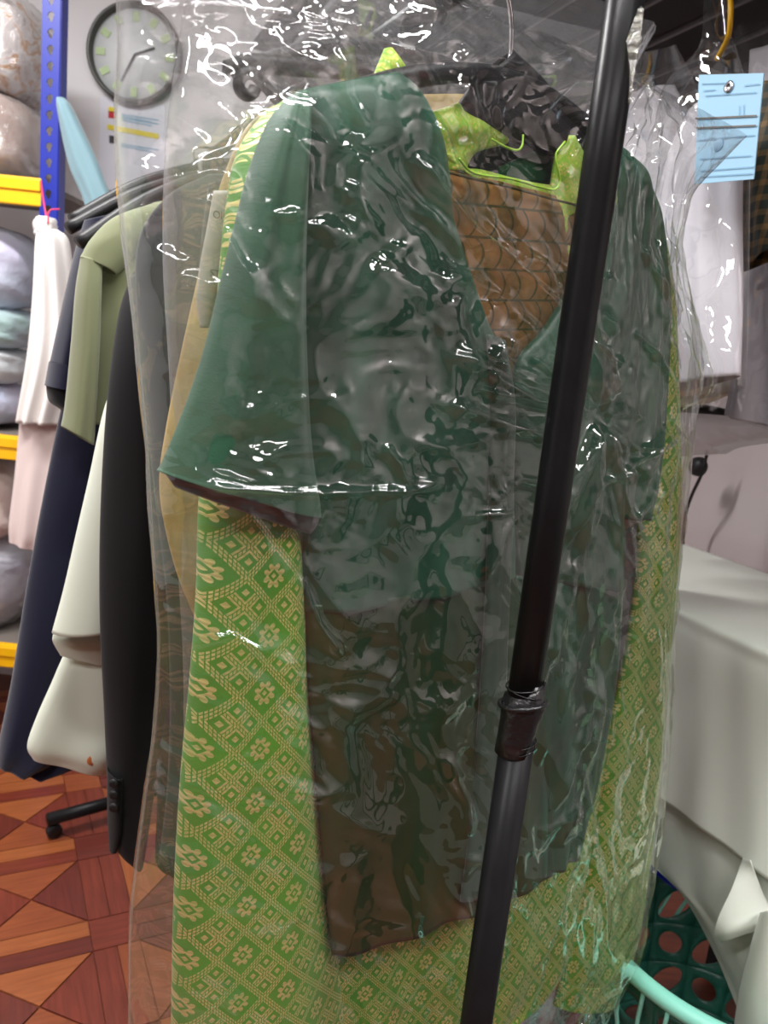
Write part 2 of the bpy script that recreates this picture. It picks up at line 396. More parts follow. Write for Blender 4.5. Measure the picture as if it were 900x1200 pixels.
def make_green():
    # sheer dark green satin-organza
    m, nt, b, o = new_mat('green_sheer'); c = coords(nt, 'UV')
    f = noise(nt, mapping(nt, c, (3, 1, 1)), 9, 4)
    nt.links.new(ramp(nt, f, [(0.3, srgb(12, 58, 40)), (0.7, srgb(28, 90, 64))]), b.inputs['Base Color'])
    b.inputs['Roughness'].default_value = 0.45; b.inputs['Sheen Weight'].default_value = 0.1
    b.inputs['Sheen Tint'].default_value = (0.4, 0.8, 0.6, 1)
    bump(nt, b, noise(nt, c, 900, 1), 0.15, 0.001)
    b.inputs['Alpha'].default_value = 0.84
    m2, nt, b, o = new_mat('green_velvet'); c = coords(nt, 'UV')
    f = noise(nt, c, 12, 5)
    nt.links.new(ramp(nt, f, [(0.3, srgb(14, 62, 42)), (0.72, srgb(30, 94, 62))]), b.inputs['Base Color'])
    b.inputs['Roughness'].default_value = 0.6; b.inputs['Sheen Weight'].default_value = 0.12
    bump(nt, b, noise(nt, c, 700, 1), 0.2, 0.001)
    m3, nt, b, o = new_mat('peplum_sheer'); c = coords(nt, 'UV')
    f = noise(nt, mapping(nt, c, (14, 1.2, 1)), 1.6, 3)
    nt.links.new(ramp(nt, f, [(0.42, srgb(14, 58, 30)), (0.56, srgb(26, 54, 16)), (0.74, srgb(54, 54, 14))]), b.inputs['Base Color'])
    b.inputs['Roughness'].default_value = 0.4; b.inputs['Alpha'].default_value = 0.93
    m4, nt, b, o = new_mat('copper_brocade'); c = coords(nt, 'UV')
    uv = nt.nodes.new('ShaderNodeSeparateXYZ'); nt.links.new(c, uv.inputs[0]); x = E(nt, uv.outputs[0]); y = E(nt, uv.outputs[1])
    P, HR = 0.021, 0.027
    yy = y - x * 0.12; row = (yy / HR).floor(); ys = (yy / HR).frac()
    bul = ys * (1.0 - ys) * 1.7
    line = (x / P + row * 0.5 - bul).frac().lt(0.13).max(ys.lt(0.08))
    wv = E(nt, noise(nt, c, 60, 4))
    copper = ramp(nt, noise(nt, c, 26, 3), [(0.35, srgb(96, 84, 42)), (0.65, srgb(158, 116, 62))])
    nt.links.new(mixc(nt, line * (wv + 0.3).clamp(), copper, srgb(52, 66, 30)), b.inputs['Base Color'])
    b.inputs['Roughness'].default_value = 0.42; b.inputs['Metallic'].default_value = 0.35
    bump(nt, b, line * -1.0 + wv * 0.6, 0.3, 0.001)
    m5, nt, b, o = new_mat('gold_satin'); c = coords(nt, 'UV')
    nt.links.new(ramp(nt, noise(nt, mapping(nt, c, (4, 1, 1)), 12, 4), [(0.3, srgb(176, 148, 88)), (0.7, srgb(216, 188, 128))]), b.inputs['Base Color'])
    b.inputs['Roughness'].default_value = 0.5
    m6, nt, b, o = new_mat('plaid'); c = coords(nt, 'UV')
    uv = nt.nodes.new('ShaderNodeSeparateXYZ'); nt.links.new(c, uv.inputs[0]); x = E(nt, uv.outputs[0]); y = E(nt, uv.outputs[1])
    g = ((x * 45.0).frac().lt(0.4) + (y * 45.0).frac().lt(0.4)) * 0.5
    nt.links.new(mixc(nt, g * E(nt, noise(nt, c, 40, 3)) * 1.5, srgb(38, 50, 44), srgb(150, 118, 72)), b.inputs['Base Color'])
    b.inputs['Roughness'].default_value = 0.6
    m7, nt, b, o = new_mat('tissue'); c = coords(nt, 'UV')
    nt.links.new(ramp(nt, noise(nt, c, 30, 3), [(0.3, srgb(186, 180, 168)), (0.7, srgb(206, 200, 190))]), b.inputs['Base Color'])
    b.inputs['Roughness'].default_value = 0.6; b.inputs['Alpha'].default_value = 0.85
make_green()

def bundle_mat(name, cols, scale=9, coat=0.8, bumps=0.6):
    m, nt, b, o = new_mat(name); c = coords(nt)
    f = noise(nt, c, scale, 3, 0.6, 0.6)
    k = len(cols); nt.links.new(ramp(nt, f, [(0.3 + 0.4 * i / max(1, k - 1), srgb(*cc)) for i, cc in enumerate(cols)]), b.inputs['Base Color'])
    b.inputs['Roughness'].default_value = 0.6; b.inputs['Coat Weight'].default_value = coat; b.inputs['Coat Roughness'].default_value = 0.08
    n2 = noise(nt, c, 26, 5, 0.65, 1.5); bump(nt, b, n2, bumps, 0.02, 'Coat Normal'); bump(nt, b, noise(nt, c, 12, 3), 0.5, 0.02)
    return m
bundle_mat('floral_bundle', [(120, 100, 92), (208, 198, 194), (196, 186, 182), (222, 216, 214), (190, 132, 66), (214, 206, 202)], 16)
bundle_mat('mauve_bundle', [(150, 124, 116), (186, 164, 154), (206, 190, 182)], 7)
bundle_mat('blue_bundle', [(172, 186, 206), (196, 204, 220), (206, 204, 226)], 6, 0.5)
bundle_mat('green_bundle', [(150, 186, 172), (180, 200, 205), (205, 214, 222)], 6, 0.5)
bundle_mat('white_bundle', [(200, 206, 208), (222, 226, 226)], 6, 0.5)
bundle_mat('lilac_bundle', [(222, 200, 216), (210, 206, 226), (190, 206, 228)], 6, 0.5)
bundle_mat('cream_bundle', [(226, 204, 194), (236, 220, 210)], 6, 0.5)
bundle_mat('grey_bundle', [(150, 148, 160), (180, 178, 190), (206, 204, 212)], 5, 0.7)

def wood_mat(name, c0, c1):
    m, nt, b, o = new_mat(name); c = coords(nt)
    f = noise(nt, mapping(nt, c, (3, 40, 1)), 2.2, 4, 0.6, 0.3)
    nt.links.new(ramp(nt, f, [(0.3, srgb(*c0)), (0.7, srgb(*c1))]), b.inputs['Base Color'])
    b.inputs['Roughness'].default_value = 0.38; b.inputs['Coat Weight'].default_value = 0.15
    return m
WOOD = [wood_mat('wood_red', (98, 40, 28), (132, 58, 40)), wood_mat('wood_orange', (122, 60, 34), (154, 82, 46)),
        wood_mat('wood_tan', (138, 74, 40), (170, 98, 54)), wood_mat('wood_brown', (86, 36, 28), (114, 50, 38))]
wood_mat('wood_far', (84, 38, 26), (120, 60, 38))

# ================================================================== THE ROOM
YB = 2.8
def quad(name, pts, mat, t=0.05):
    n = np.cross(np.asarray(pts[1]) - pts[0], np.asarray(pts[2]) - pts[1]); n /= np.linalg.norm(n)
    return struct(prism(name, pts, n, t, mat))
floor = quad('floor', [V(-3.2, -2.5, 0), V(3.4, -2.5, 0), V(3.4, 3.1, 0), V(-3.2, 3.1, 0)], 'wood_far')
floor['label'] = 'red brown parquet floor with diamond pattern'
quad('ceiling', [V(-3.2, -2.5, CEIL), V(-3.2, 3.1, CEIL), V(3.4, 3.1, CEIL), V(3.4, -2.5, CEIL)], 'ceiling_paint')
Wend = W0 + W * 5.6
quad('wall_back', [V(-2.6, YB, 0), V(0.60, YB, 0), V(0.60, YB, CEIL), V(-2.6, YB, CEIL)], 'wall_paint')
quad('wall_right', [V(W0[0], W0[1], 0), V(Wend[0], Wend[1], 0), V(Wend[0], Wend[1], CEIL), V(W0[0], W0[1], CEIL)], 'wall_mauve')
quad('wall_left', [V(-2.6, -2.4, 0), V(-2.6, YB, 0), V(-2.6, YB, CEIL), V(-2.6, -2.4, CEIL)], 'wall_paint')
quad('wall_front', [V(3.3, -2.2, 0), V(-2.6, -2.2, 0), V(-2.6, -2.2, CEIL), V(3.3, -2.2, CEIL)], 'wall_brown')

# parquet pieces on the part of the floor that shows
PL, BW, TH = 0.33, 0.10, 0.004
def piece_mesh(nm, pts, mat):
    k = len(pts); vs = [(x, y, TH) for x, y in pts] + [(x, y, 0) for x, y in pts]
    f = [tuple(range(k))] + [(i, k + i, k + (i + 1) % k, (i + 1) % k) for i in range(k)]
    me = bpy.data.meshes.new(nm); me.from_pydata(vs, [], f); me.materials.append(mat); return me
sI = (PL - BW) / 2 - 0.0012; g = 0.0012
SH = {}
for k, wm in enumerate(WOOD):
    SH['tri', k] = piece_mesh('triangle_plank', [(-sI + 0.003, -sI), (sI - 0.003, -sI), (0, -0.003)], wm)
    SH['pl', k] = piece_mesh('plank', [(-sI, -BW / 4 + g), (sI, -BW / 4 + g), (sI, BW / 4 - g), (-sI, BW / 4 - g)], wm)
    SH['sq', k] = piece_mesh('square_block', [(-BW / 2 + g, -BW / 2 + g), (BW / 2 - g, -BW / 2 + g), (BW / 2 - g, BW / 2 - g), (-BW / 2 + g, BW / 2 - g)], wm)
ROT = math.radians(28); ca, sa = math.cos(ROT), math.sin(ROT)
def put(kind, nm, k, x, y, a):
    o = bpy.data.objects.new(nm, SH[kind, k]); COL.objects.link(o); o.parent = floor
    o.location = (ca * x - sa * y - 0.9, sa * x + ca * y + 1.9, 0); o.rotation_euler = (0, 0, ROT + a)
for i in range(-6, 7):
    for j in range(-6, 7):
        X0, Y0 = i * PL, j * PL
        wx, wy = ca * X0 - sa * Y0 - 0.9, sa * X0 + ca * Y0 + 1.9
        if not (-2.0 < wx < 0.6 and 1.15 < wy < 2.7 and wx < 0.5 * wy - 0.1 and wx > -0.74 * wy - 0.1): continue
        for r in range(4):
            put('tri', 'triangle_plank', (1, 0, 2, 3)[(r + i + 2 * j) % 4] if random.random() < 0.8 else 1, X0, Y0, r * math.pi / 2)
        for s in (-1, 1):
            put('pl', 'plank', random.choice((0, 3, 0, 1)), X0 + PL / 2 + s * BW / 4, Y0, math.pi / 2)
            put('pl', 'plank', random.choice((0, 3, 0, 2)), X0, Y0 + PL / 2 + s * BW / 4, 0)
        put('sq', 'square_block', random.choice((0, 1, 3)), X0 + PL / 2, Y0 + PL / 2, 0)

# ceiling lamps: a fixture over each light
for q, (x, y, rz, p) in enumerate(LAMPS):
    t = thing('ceiling_lamp', (x, y, CEIL), 'slim white ceiling tube lamp ' + ('behind the viewer on the left', 'behind the viewer on the right', 'above the blue shelving', 'above the clothes rack', 'right of the clothes rack')[q], 'lamp', 'ceiling tube lamps')
    c, s = math.cos(rz), math.sin(rz)
    obox('housing', (x, y, CEIL - 0.03), V(c, s, 0) * 0.63, V(-s, c, 0) * 0.045, V(0, 0, 0.03), 'white_plastic', t, 0.008)
    for k in (-1, 1):
        obox('end_cap', (x + k * c * 0.62, y + k * s * 0.62, CEIL - 0.07), V(c, s, 0) * 0.012, V(-s, c, 0) * 0.05, V(0, 0, 0.012), 'white_plastic', t)

# ================================================================== LEFT: SHELVES, WALL THINGS
YS = 2.2
def zs(px, py, y=YS): return at_y(px, py, y)[2]
pc = at_y(60, 130, YS); xp = pc[0]
post_w = abs(at_y(70.5, 130, YS)[0] - at_y(49.5, 130, YS)[0])
sh = thing('shelving_unit', (xp, YS, 0), 'blue slotted steel shelving unit with yellow beams', 'shelving')
pit = (at_y(60, 20, YS)[2] - at_y(60, 210, YS)[2]) / 10.0
vs, fs = [], []
def keyhole(a):
    x, y = math.cos(a), math.sin(a); s = post_w * 0.17
    return (x * s * (1.15 if y > 0 else 0.7), y * s * 1.5)
z0 = at_y(60, 210, YS)[2]; k0 = int(z0 / pit); zb = z0 - k0 * pit
nh = int(2.35 / pit)
for k in range(nh):
    v, f = holed(-post_w * 0.06, zb + k * pit, post_w * 0.5, pit / 2, keyhole); b0 = len(vs)
    vs += [(xp + x, YS, z) for x, z in v]; fs += [tuple(b0 + i for i in q) for q in f]
po = link('upright_post', mesh_np('upright_post', vs, fs), 'blue_enamel', sh, False); solid(po, 0.003, 1)
obox('post_flange', (xp + post_w * 0.46, YS + 0.02, zb + nh * pit / 2 - pit / 2), V(0.0015, 0, 0), V(0, 0.02, 0), V(0, 0, nh * pit / 2), 'blue_enamel', sh)
SHZ = []
for (ya, yb) in ((207, 240), (512, 527), (757, 783), (950, 975)):
    za, zb2 = zs(25, ya), zs(25, yb) if yb - ya > 20 else zs(25, ya + 28)
    xb = xp - post_w / 2 + 0.002
    bm_ = obox('beam', (xb - 0.6, YS + 0.006, (za + zb2) / 2), V(0.6, 0, 0), V(0, 0.012, 0), V(0, 0, (za - zb2) / 2), 'yellow_enamel', sh, 0.003)
    obox('beam_lip', (xb - 0.6, YS - 0.008, za - (za - zb2) * 0.28), V(0.6, 0, 0), V(0, 0.004, 0), V(0, 0, (za - zb2) * 0.2), 'yellow_enamel', bm_, 0.002)
    obox('shelf_board', (xb - 0.6, YS + 0.24, za - 0.012), V(0.6, 0, 0), V(0, 0.22, 0), V(0, 0, 0.008), 'grey_board', sh)
    SHZ.append(za)
def bundle(px0, px1, py0, py1, mat, label, y=YS + 0.2, depth=0.17, zbot=None, seed=0.0, e=0.6, crink=0.02, wrap=False, name='wrapped_bundle'):
    a, b = at_y(px0, (py0 + py1) / 2, y), at_y(px1, (py0 + py1) / 2, y)
    zt, zb3 = at_y((px0 + px1) / 2, py0, y - depth * 0.7)[2], at_y((px0 + px1) / 2, py1, y - depth * 0.7)[2]
    if zbot is not None: zb3 = zbot
    c = V((a[0] + b[0]) / 2, y, (zt + zb3) / 2); sz = ((b[0] - a[0]) / 2, depth, (zt - zb3) / 2)
    t = thing(name, (c[0], c[1], zb3), label, 'bundle', 'bundles on the blue shelves')
    blob('folded_cloth', c, sz, mat, t, e=e, amp=0.10, fr=2.6, seed=seed, crink=crink)
    if wrap: blob('plastic_wrap', c, (sz[0] * 1.03, sz[1] * 1.03, sz[2] * 1.0), FILM3, t, e=e * 0.9, amp=0.12, fr=2.2, seed=seed + 2, crink=0.05, nu=96, nv=64)
    return t
bundle(-110, 54, -20, 104, 'floral_bundle', 'plastic wrapped bundle of orange floral cloth on top shelf', seed=1, wrap=True)
bundle(-110, 50, 100, 206, 'mauve_bundle', 'plastic wrapped dusty mauve bundle resting on top yellow beam', zbot=SHZ[0], seed=2, wrap=True)
bundle(-110, 46, 256, 362, 'blue_bundle', 'pale blue bag of clothes below the top yellow beam', seed=3, e=0.7)
bundle(-110, 40, 352, 408, 'green_bundle', 'pale green white bag under the large blue bag', seed=4, e=0.7)
bundle(-110, 30, 402, 450, 'white_bundle', 'thin white folded bag in middle of the bag pile', seed=5)
bundle(-110, 27, 446, 512, 'lilac_bundle', 'lilac and pale blue bag on the middle yellow beam', zbot=SHZ[1], seed=6)
bundle(-110, 31, 540, 640, 'cream_bundle', 'cream pink bag of cloth on lower shelf, above grey bag', seed=7)
bundle(-110, 33, 636, 757, 'grey_bundle', 'silver grey plastic bag on the lowest visible yellow beam', zbot=SHZ[2], seed=8, wrap=True)

# white cloth bag tied to the post with a pink string
YW = YS - 0.10
def wl(name, rows, y, thick, mat, parent, **k):
    global G, U, N
    g_, u_, n_ = G, U, N
    G = lambda px, py, off=0.0: at_y(px, py, y - off); U = V(1, 0, 0); N = V(0, -1, 0)
    o = loft(name, rows, 0.0, thick, mat, parent, **k)
    G, U, N = g_, u_, n_
    return o
t = thing('hanging_cloth_bag', at_y(55, 500, YW), 'white linen bag knotted and tied to blue post', 'cloth bag')
wl('bag_body', [(46, 268, 66, 268, .6), (45, 285, 80, 285), (42, 340, 86, 350), (34, 420, 84, 420), (22, 494, 70, 498)], YW, 0.05, 'linen', t, folds=0.012, ff=3)
blob('knot', at_y(55, 267, YW) - V(0, 0.01, 0), (0.026, 0.024, 0.026), 'linen', t, amp=0.25, fr=3)
tube('string', [at_y(48, 212, YS - 0.02), at_y(51, 235, YW), at_y(56, 262, YW - 0.03)], 0.0022, 'string_pink', t)
tube('string', [at_y(56, 262, YW - 0.034), at_y(58, 247, YW - 0.03), at_y(70, 245, YW - 0.02)], 0.0018, 'string_pink', t)
t = thing('pink_pouch', at_y(30, 640, YW), 'pale pink plastic pouch hanging below white linen bag', 'pouch')
wl('pouch_body', [(24, 496, 70, 496), (18, 560, 66, 560), (12, 610, 60, 625), (12, 634, 50, 646, .8)], YW + 0.02, 0.03, 'pinkish', t, folds=0.006, ff=2)

# wall clock
cc = at_y(160, 66, YB); rc = (at_y(212, 66, YB)[0] - at_y(107, 66, YB)[0]) / 2 * 1.04
t = thing('wall_clock', cc, 'round wall clock with dark rim behind the clear plastic', 'clock')
lathe('rim', cc - V(0, 0.0, 0), [(rc * 0.90, 0.0), (rc, 0.002), (rc, 0.035), (rc * 0.96, 0.042), (rc * 0.91, 0.035), (rc * 0.90, 0.012)], 'clock_rim', t, 64, (0, -1, 0))
lathe('clock_face', cc - V(0, 0.008, 0), [(0.001, 0.005), (rc * 0.91, 0.005), (rc * 0.91, 0.0), (0.001, 0.0)], 'clock_face', t, 64, (0, -1, 0))
for h in range(12):
    a = h * math.pi / 6; p_ = cc + V(math.sin(a), 0, math.cos(a)) * rc * 0.74 - V(0, 0.015, 0)
    obox('hour_mark', p_, V(math.cos(a), 0, -math.sin(a)) * 0.011, V(0, 0.001, 0), V(math.sin(a), 0, math.cos(a)) * 0.015, 'clock_mark', t)
for a, l in ((1.2, 0.45), (3.6, 0.62)):
    dv = V(math.sin(a), 0, math.cos(a)); obox('clock_hand', cc + dv * rc * l / 2 - V(0, 0.018, 0), dv * rc * l / 2, V(0, 0.001, 0), np.cross(dv, V(0, 1, 0)) * 0.003, 'ink_dark', t)
# notice
def wq(px, py, y=YB): return at_y(px, py, y)
t = thing('wall_notice', wq(155, 215), 'white printed notice on wall below the round clock', 'notice')
prism('sheet', [wq(116, 222), wq(192, 226), wq(194, 124), wq(118, 113)][::1], V(0, -1, 0), -0.003, 'paper_white', t)
def strip(a, b, hpx, mat, nm):
    y = YB - 0.0045
    prism(nm, [at_y(a[0], a[1] + hpx / 2, y), at_y(b[0], b[1] + hpx / 2, y), at_y(b[0], b[1] - hpx / 2, y), at_y(a[0], a[1] - hpx / 2, y)], V(0, -1, 0), -0.0006, mat, t)
strip((127, 128), (136, 129), 6, 'ink_yellow', 'logo'); strip((127, 134), (136, 135), 8, 'ink_red', 'logo')
strip((126, 148.5), (186, 160), 6, 'ink_yellow', 'print_line'); strip((128, 163), (136, 164), 9, 'ink_dark', 'emblem')
for k in range(6): strip((142, 134 + k * 2.2 + (26 if k > 3 else 0)), (186 - 8 * (k % 2), 141 + k * 2.2 + (26 if k > 3 else 0)), 1.3, 'ink_faint', 'print_line')
# pale blue cloth roll hooked on the post
YR = YS - 0.03
t = thing('cloth_roll', at_y(105, 226, YR), 'pale blue cloth roll slanting down beside the blue post', 'cloth roll')
wl('roll', [(67, 116, 76, 116, .5), (69, 130, 84, 126), (76, 170, 103, 165), (84, 200, 115, 192), (98, 232, 124, 216), (106, 262, 138, 248)], YR, 0.028, 'teal_blue', t, folds=0.003, ff=2, power=0.5)

# ================================================================== THE RACK
NP = on_plane(664, 470, G0 + N * 0.15, N)              # foot of the near pole
NP = V(NP[0], NP[1], 0)
RZ = 1.70
FP = at_z(55, 985, 0.0); FPc = V(FP[0], FP[1], 0) + U * 0.24
rack = thing('clothes_rack', NP, 'black metal clothes rack with upright pole in the foreground', 'clothes rack')
zj = on_plane(610, 838, NP, N)[2]
pr = 0.0137
tube('lower_pole', [NP + V(0, 0, 0.05), NP + V(0, 0, zj)], pr * 1.06, 'black_metal', rack, 24, 4)
tube('upper_pole', [NP + V(0, 0, zj - 0.02), NP + V(0, 0, RZ + 0.02)], pr, 'black_metal', rack, 24, 4)
jc = lathe('joint_collar', NP + V(0, 0, zj), [(pr * 1.08, -0.034), (pr * 1.12, -0.02), (pr * 1.2, -0.004), (pr * 1.34, 0.008), (pr * 1.3, 0.016), (pr * 1.1, 0.019), (pr * 1.04, 0.03)], 'black_tape', rack, 32, (0.10, 0.05, 1))
for (dz, ti) in ((-0.024, 0.25), (-0.030, 0.3), (0.022, -0.2), (0.027, 0.25)):
    ring = [NP + V(0, 0, zj + dz) + pr * 1.13 * V(math.cos(a), math.sin(a), 0) + V(0, 0, ti * pr * math.cos(a)) for a in np.linspace(0, 2 * math.pi, 25)]
    tube('tape_edge', ring, 0.0006, 'black_tape', jc, 6, 48)
lp = tube('collar_lip', [NP + V(0, 0, zj + 0.011) + pr * 1.36 * V(math.cos(a), math.sin(a), 0) + V(0, 0, 0.10 * pr * 3 * math.cos(a + .6)) for a in np.linspace(0, 2 * math.pi, 25)], 0.0022, 'black_tape', jc, 8, 48)
# scrap of clear tape on the pole
def pole_pt(px, py, r=pr): return on_plane(px, py, NP + V(0, -1, 0) * (r + 0.001), V(0, 1, 0))
sc_ = [(734, 46), (741, 28), (747, 12), (751, 8), (754, 12), (750, 50), (746, 66), (742, 95), (738, 122), (736, 120), (738, 90), (736, 66)]
prism('tape_scrap', [pole_pt(*q) for q in sc_], V(0, -1, 0), -0.0012, film_mat('tape_film', 0.12, 0.16, 0.12, (0.85, 0.87, 0.75), 1.0), rack)
tube('rail', [NP + V(0, 0, RZ), FPc + V(0, 0, RZ)], 0.0125, 'black_metal', rack, 20, 4)
tube('far_pole', [FPc + V(0, 0, 0.05), FPc + V(0, 0, RZ)], pr, 'black_metal', rack, 20, 4)
for c0 in (NP, FPc):
    tube('base_leg', [c0 - U * 0.24 + V(0, 0, 0.062), c0 + U * 0.24 + V(0, 0, 0.062)], 0.0175, 'black_metal', rack, 16, 4)
    for s in (-1, 1):
        p_ = c0 + U * s * 0.222
        cs = lathe('caster', p_ + V(0, 0, 0.024), [(0.003, -0.012), (0.018, -0.012), (0.02, -0.008), (0.02, 0.008), (0.018, 0.012), (0.003, 0.012)], 'black_plastic', rack, 20, N)
        tube('caster_stem', [p_ + V(0, 0, 0.03), p_ + V(0, 0, 0.055)], 0.006, 'black_metal', cs, 8, 2)

def rail_at(off):
    """point of the rail in the hanger plane at this offset"""
    d_ = FPc - NP; k = ((G0 + off * N - NP) @ N) / (d_ @ N); p_ = NP + d_ * k; return V(p_[0], p_[1], RZ)
def hanger(label, off, le, neck, re, thick=0.012, curl=False, group='hangers on the rack', lab2=None):
    a, n_, b = G(*le, off), G(*neck, off), G(*re, off); top = rail_at(off)
    t = thing('clothes_hanger', (n_[0], n_[1], a[2]), label, 'hanger', group)
    tube('shoulder_bar', [a, a + (n_ - a) * 0.5 + UP * 0.012, n_, b + (n_ - b) * 0.5 + UP * 0.012, b], [thick * 1.1, thick, thick * 0.9, thick, thick * 1.1], 'black_plastic', t, 12, 40, flat=0.7)
    hk = [n_, n_ + UP * 0.03, V(*(n_ + (top - n_) * 0.6)), top - UP * 0.008 - U * 0.016, top - U * 0.018 + UP * 0.004, top + UP * 0.017, top + U * 0.018 + UP * 0.004, top + U * 0.016 - UP * 0.012]
    tube('hook', hk, 0.0022, 'chrome' if not curl else 'black_metal', t, 8, 60)
    return t

# ================================================================== CLOTHES AT THE LEFT END
hanger('black hanger of the navy dress, second from the pink string', -0.70, (80, 268), (235, 205), (330, 215))
hanger('black hanger behind the navy dress, topmost of the hanger ends', -0.76, (84, 258), (228, 196), (320, 205))
hanger('black hanger holding the olive shirt', -0.615, (92, 285), (238, 208), (345, 225))
hanger('black hanger holding the black jacket', -0.42, (172, 330), (300, 190), (420, 250))

hanger('black hanger holding the pale mint blouse', -0.505, (182, 292), (275, 215), (372, 250))
t = thing('navy_dress', G(40, 900, -0.69), 'long navy dress with short cuffed sleeve hanging beside olive shirt', 'dress')
loft('dress_body', [(108, 262, 300, 230, .4), (100, 330, 300, 310), (86, 420, 290, 420), (68, 500, 280, 520), (48, 600, 270, 620), (30, 700, 262, 720), (14, 800, 200, 830), (0, 870, 120, 880), (-2, 897, 60, 908, .6)], -0.70, 0.05, 'navy', t, folds=0.008, ff=3)
sl = loft('sleeve', [(100, 258, 135, 250, .5), (88, 300, 124, 300), (72, 370, 108, 375), (60, 425, 96, 432)], -0.665, 0.035, 'navy', t, folds=0.003, ff=2)
loft('cuff', [(59, 424, 97, 431), (54, 452, 88, 458)], -0.665, 0.037, 'navy', t)
loft('sleeve_lining', [(55, 445, 88, 450), (58, 468, 84, 478), (70, 478, 82, 484, .4)], -0.668, 0.028, 'navy_dark', t)
t = thing('olive_shirt', G(95, 520, -0.6), 'olive green cotton top with short sleeve on hanger', 'shirt')
loft('shirt_body', [(150, 250, 300, 225, .5), (112, 290, 305, 280), (106, 350, 300, 350), (104, 430, 300, 440), (104, 496, 300, 500)], -0.62, 0.045, 'olive', t, folds=0.006, ff=3)
loft('yoke', [(182, 238, 300, 215, .5), (135, 255, 300, 240, .8), (108, 280, 190, 275, .8), (95, 302, 135, 322, .7)], -0.585, 0.03, 'olive', t)
loft('sleeve', [(96, 300, 118, 312, .7), (90, 340, 116, 345), (85, 400, 114, 410), (78, 470, 110, 482), (73, 500, 108, 521)], -0.585, 0.026, 'olive', t, folds=0.003, ff=1.5)
t = thing('mint_blouse', G(80, 900, -0.53), 'pale mint blouse with flared hem and copper button', 'blouse')
loft('lower_layer', [(112, 640, 170, 640), (90, 730, 170, 740), (66, 790, 175, 800), (44, 840, 175, 850), (33, 874, 150, 880), (40, 890, 135, 906, .5)], -0.55, 0.03, 'mint_white', t, folds=0.009, ff=1.3, seed=1.2)
loft('upper_layer', [(176, 296, 262, 268, .4), (164, 350, 240, 350), (146, 420, 215, 420), (124, 480, 176, 480), (106, 560, 172, 560), (92, 620, 175, 625), (76, 690, 175, 690), (62, 742, 175, 722)], -0.50, 0.035, 'mint_white', t, folds=0.004, ff=1)
loft('hem_lining', [(63, 744, 170, 722, .6), (63, 752, 172, 748), (72, 768, 172, 790, .4)], -0.525, 0.016, 'mint_white', t)
bp_ = G(102, 878, -0.55) + N * 0.030
lathe('button', bp_, [(0.001, 0.005), (0.006, 0.005), (0.010, 0.004), (0.011, 0.0), (0.001, -0.002)], 'orange_button', t, 20, N)
t = thing('black_jacket', G(160, 1000, -0.40), 'black suit jacket with buttoned cuff beside the plastic bag', 'jacket')
loft('jacket_body', [(172, 320, 420, 300, .4), (175, 450, 420, 450), (180, 600, 400, 600), (186, 760, 380, 760), (186, 920, 330, 930), (184, 1005, 240, 1012, .7), (188, 1016, 205, 1020, .3)], -0.44, 0.055, 'jacket_black', t, folds=0.008, ff=3)
loft('sleeve', [(156, 322, 200, 300, .5), (142, 370, 200, 380), (128, 470, 200, 480), (120, 600, 200, 600), (119, 720, 195, 720), (124, 830, 188, 830), (129, 930, 172, 940), (132, 985, 160, 1000), (146, 999, 154, 1003, .4)], -0.37, 0.045, 'jacket_black', t, folds=0.004, ff=1.5)
loft('cuff_vent', [(128, 905, 140, 905), (129, 960, 138, 965), (130, 998, 135, 990, .5)], -0.355, 0.02, 'jacket_black', t)
for k, py in enumerate((912, 925, 940)):
    lathe('cuff_button', G(130, py, -0.345) + N * 0.012, [(0.001, 0.003), (0.0055, 0.003), (0.006, 0.0), (0.001, -0.002)], 'black_plastic', t, 14, N - U * 0.8)

# ================================================================== GOLD TUNIC AND ITS BAG (behind the green outfit)
OB = -0.13
t = hanger('wide black hanger with curled end, left above the gold tunic', OB, (278, 84), (470, 62), (700, 160), 0.011, True)
bar = [(262, 78), (268, 68), (290, 63), (340, 66), (400, 74), (480, 82)]
loft('cross_bar', [(262, 70, 262, 90, .5), (290, 62, 290, 88), (340, 66, 340, 90), (410, 74, 410, 94), (490, 80, 490, 98)], OB + 0.02, 0.008, 'black_plastic', t, nu=10, nv=24)
an = np.linspace(0.3, 5.6, 14)
tube('end_curl', [G(291 + 11 * math.cos(a) * (0.75 + 0.08 * a), 100 + 13 * math.sin(a) * (0.75 + 0.08 * a), OB + 0.03) for a in an] + [G(330, 122, OB + 0.02)], 0.0052, 'black_plastic', t, 10, 60)
t = thing('gold_tunic', G(230, 690, OB), 'beige gold satin tunic hanging behind the dark green blouse', 'tunic')
loft('tunic_body', [(330, 118, 560, 112, .4), (290, 150, 600, 160), (262, 210, 640, 220), (246, 270, 650, 280), (232, 330, 650, 340), (212, 420, 650, 430), (196, 500, 640, 520), (188, 560, 640, 600), (193, 610, 640, 650), (208, 670, 630, 700), (228, 720, 620, 740)], OB, 0.03, 'gold_satin', t, folds=0.004, ff=4)
lab = loft('tissue_sleeve', [(252, 224, 277, 224), (245, 262, 272, 262), (236, 310, 262, 310), (232, 350, 254, 350), (236, 384, 246, 384, .5)], OB + 0.055, 0.004, 'tissue', t, nu=14, nv=30)
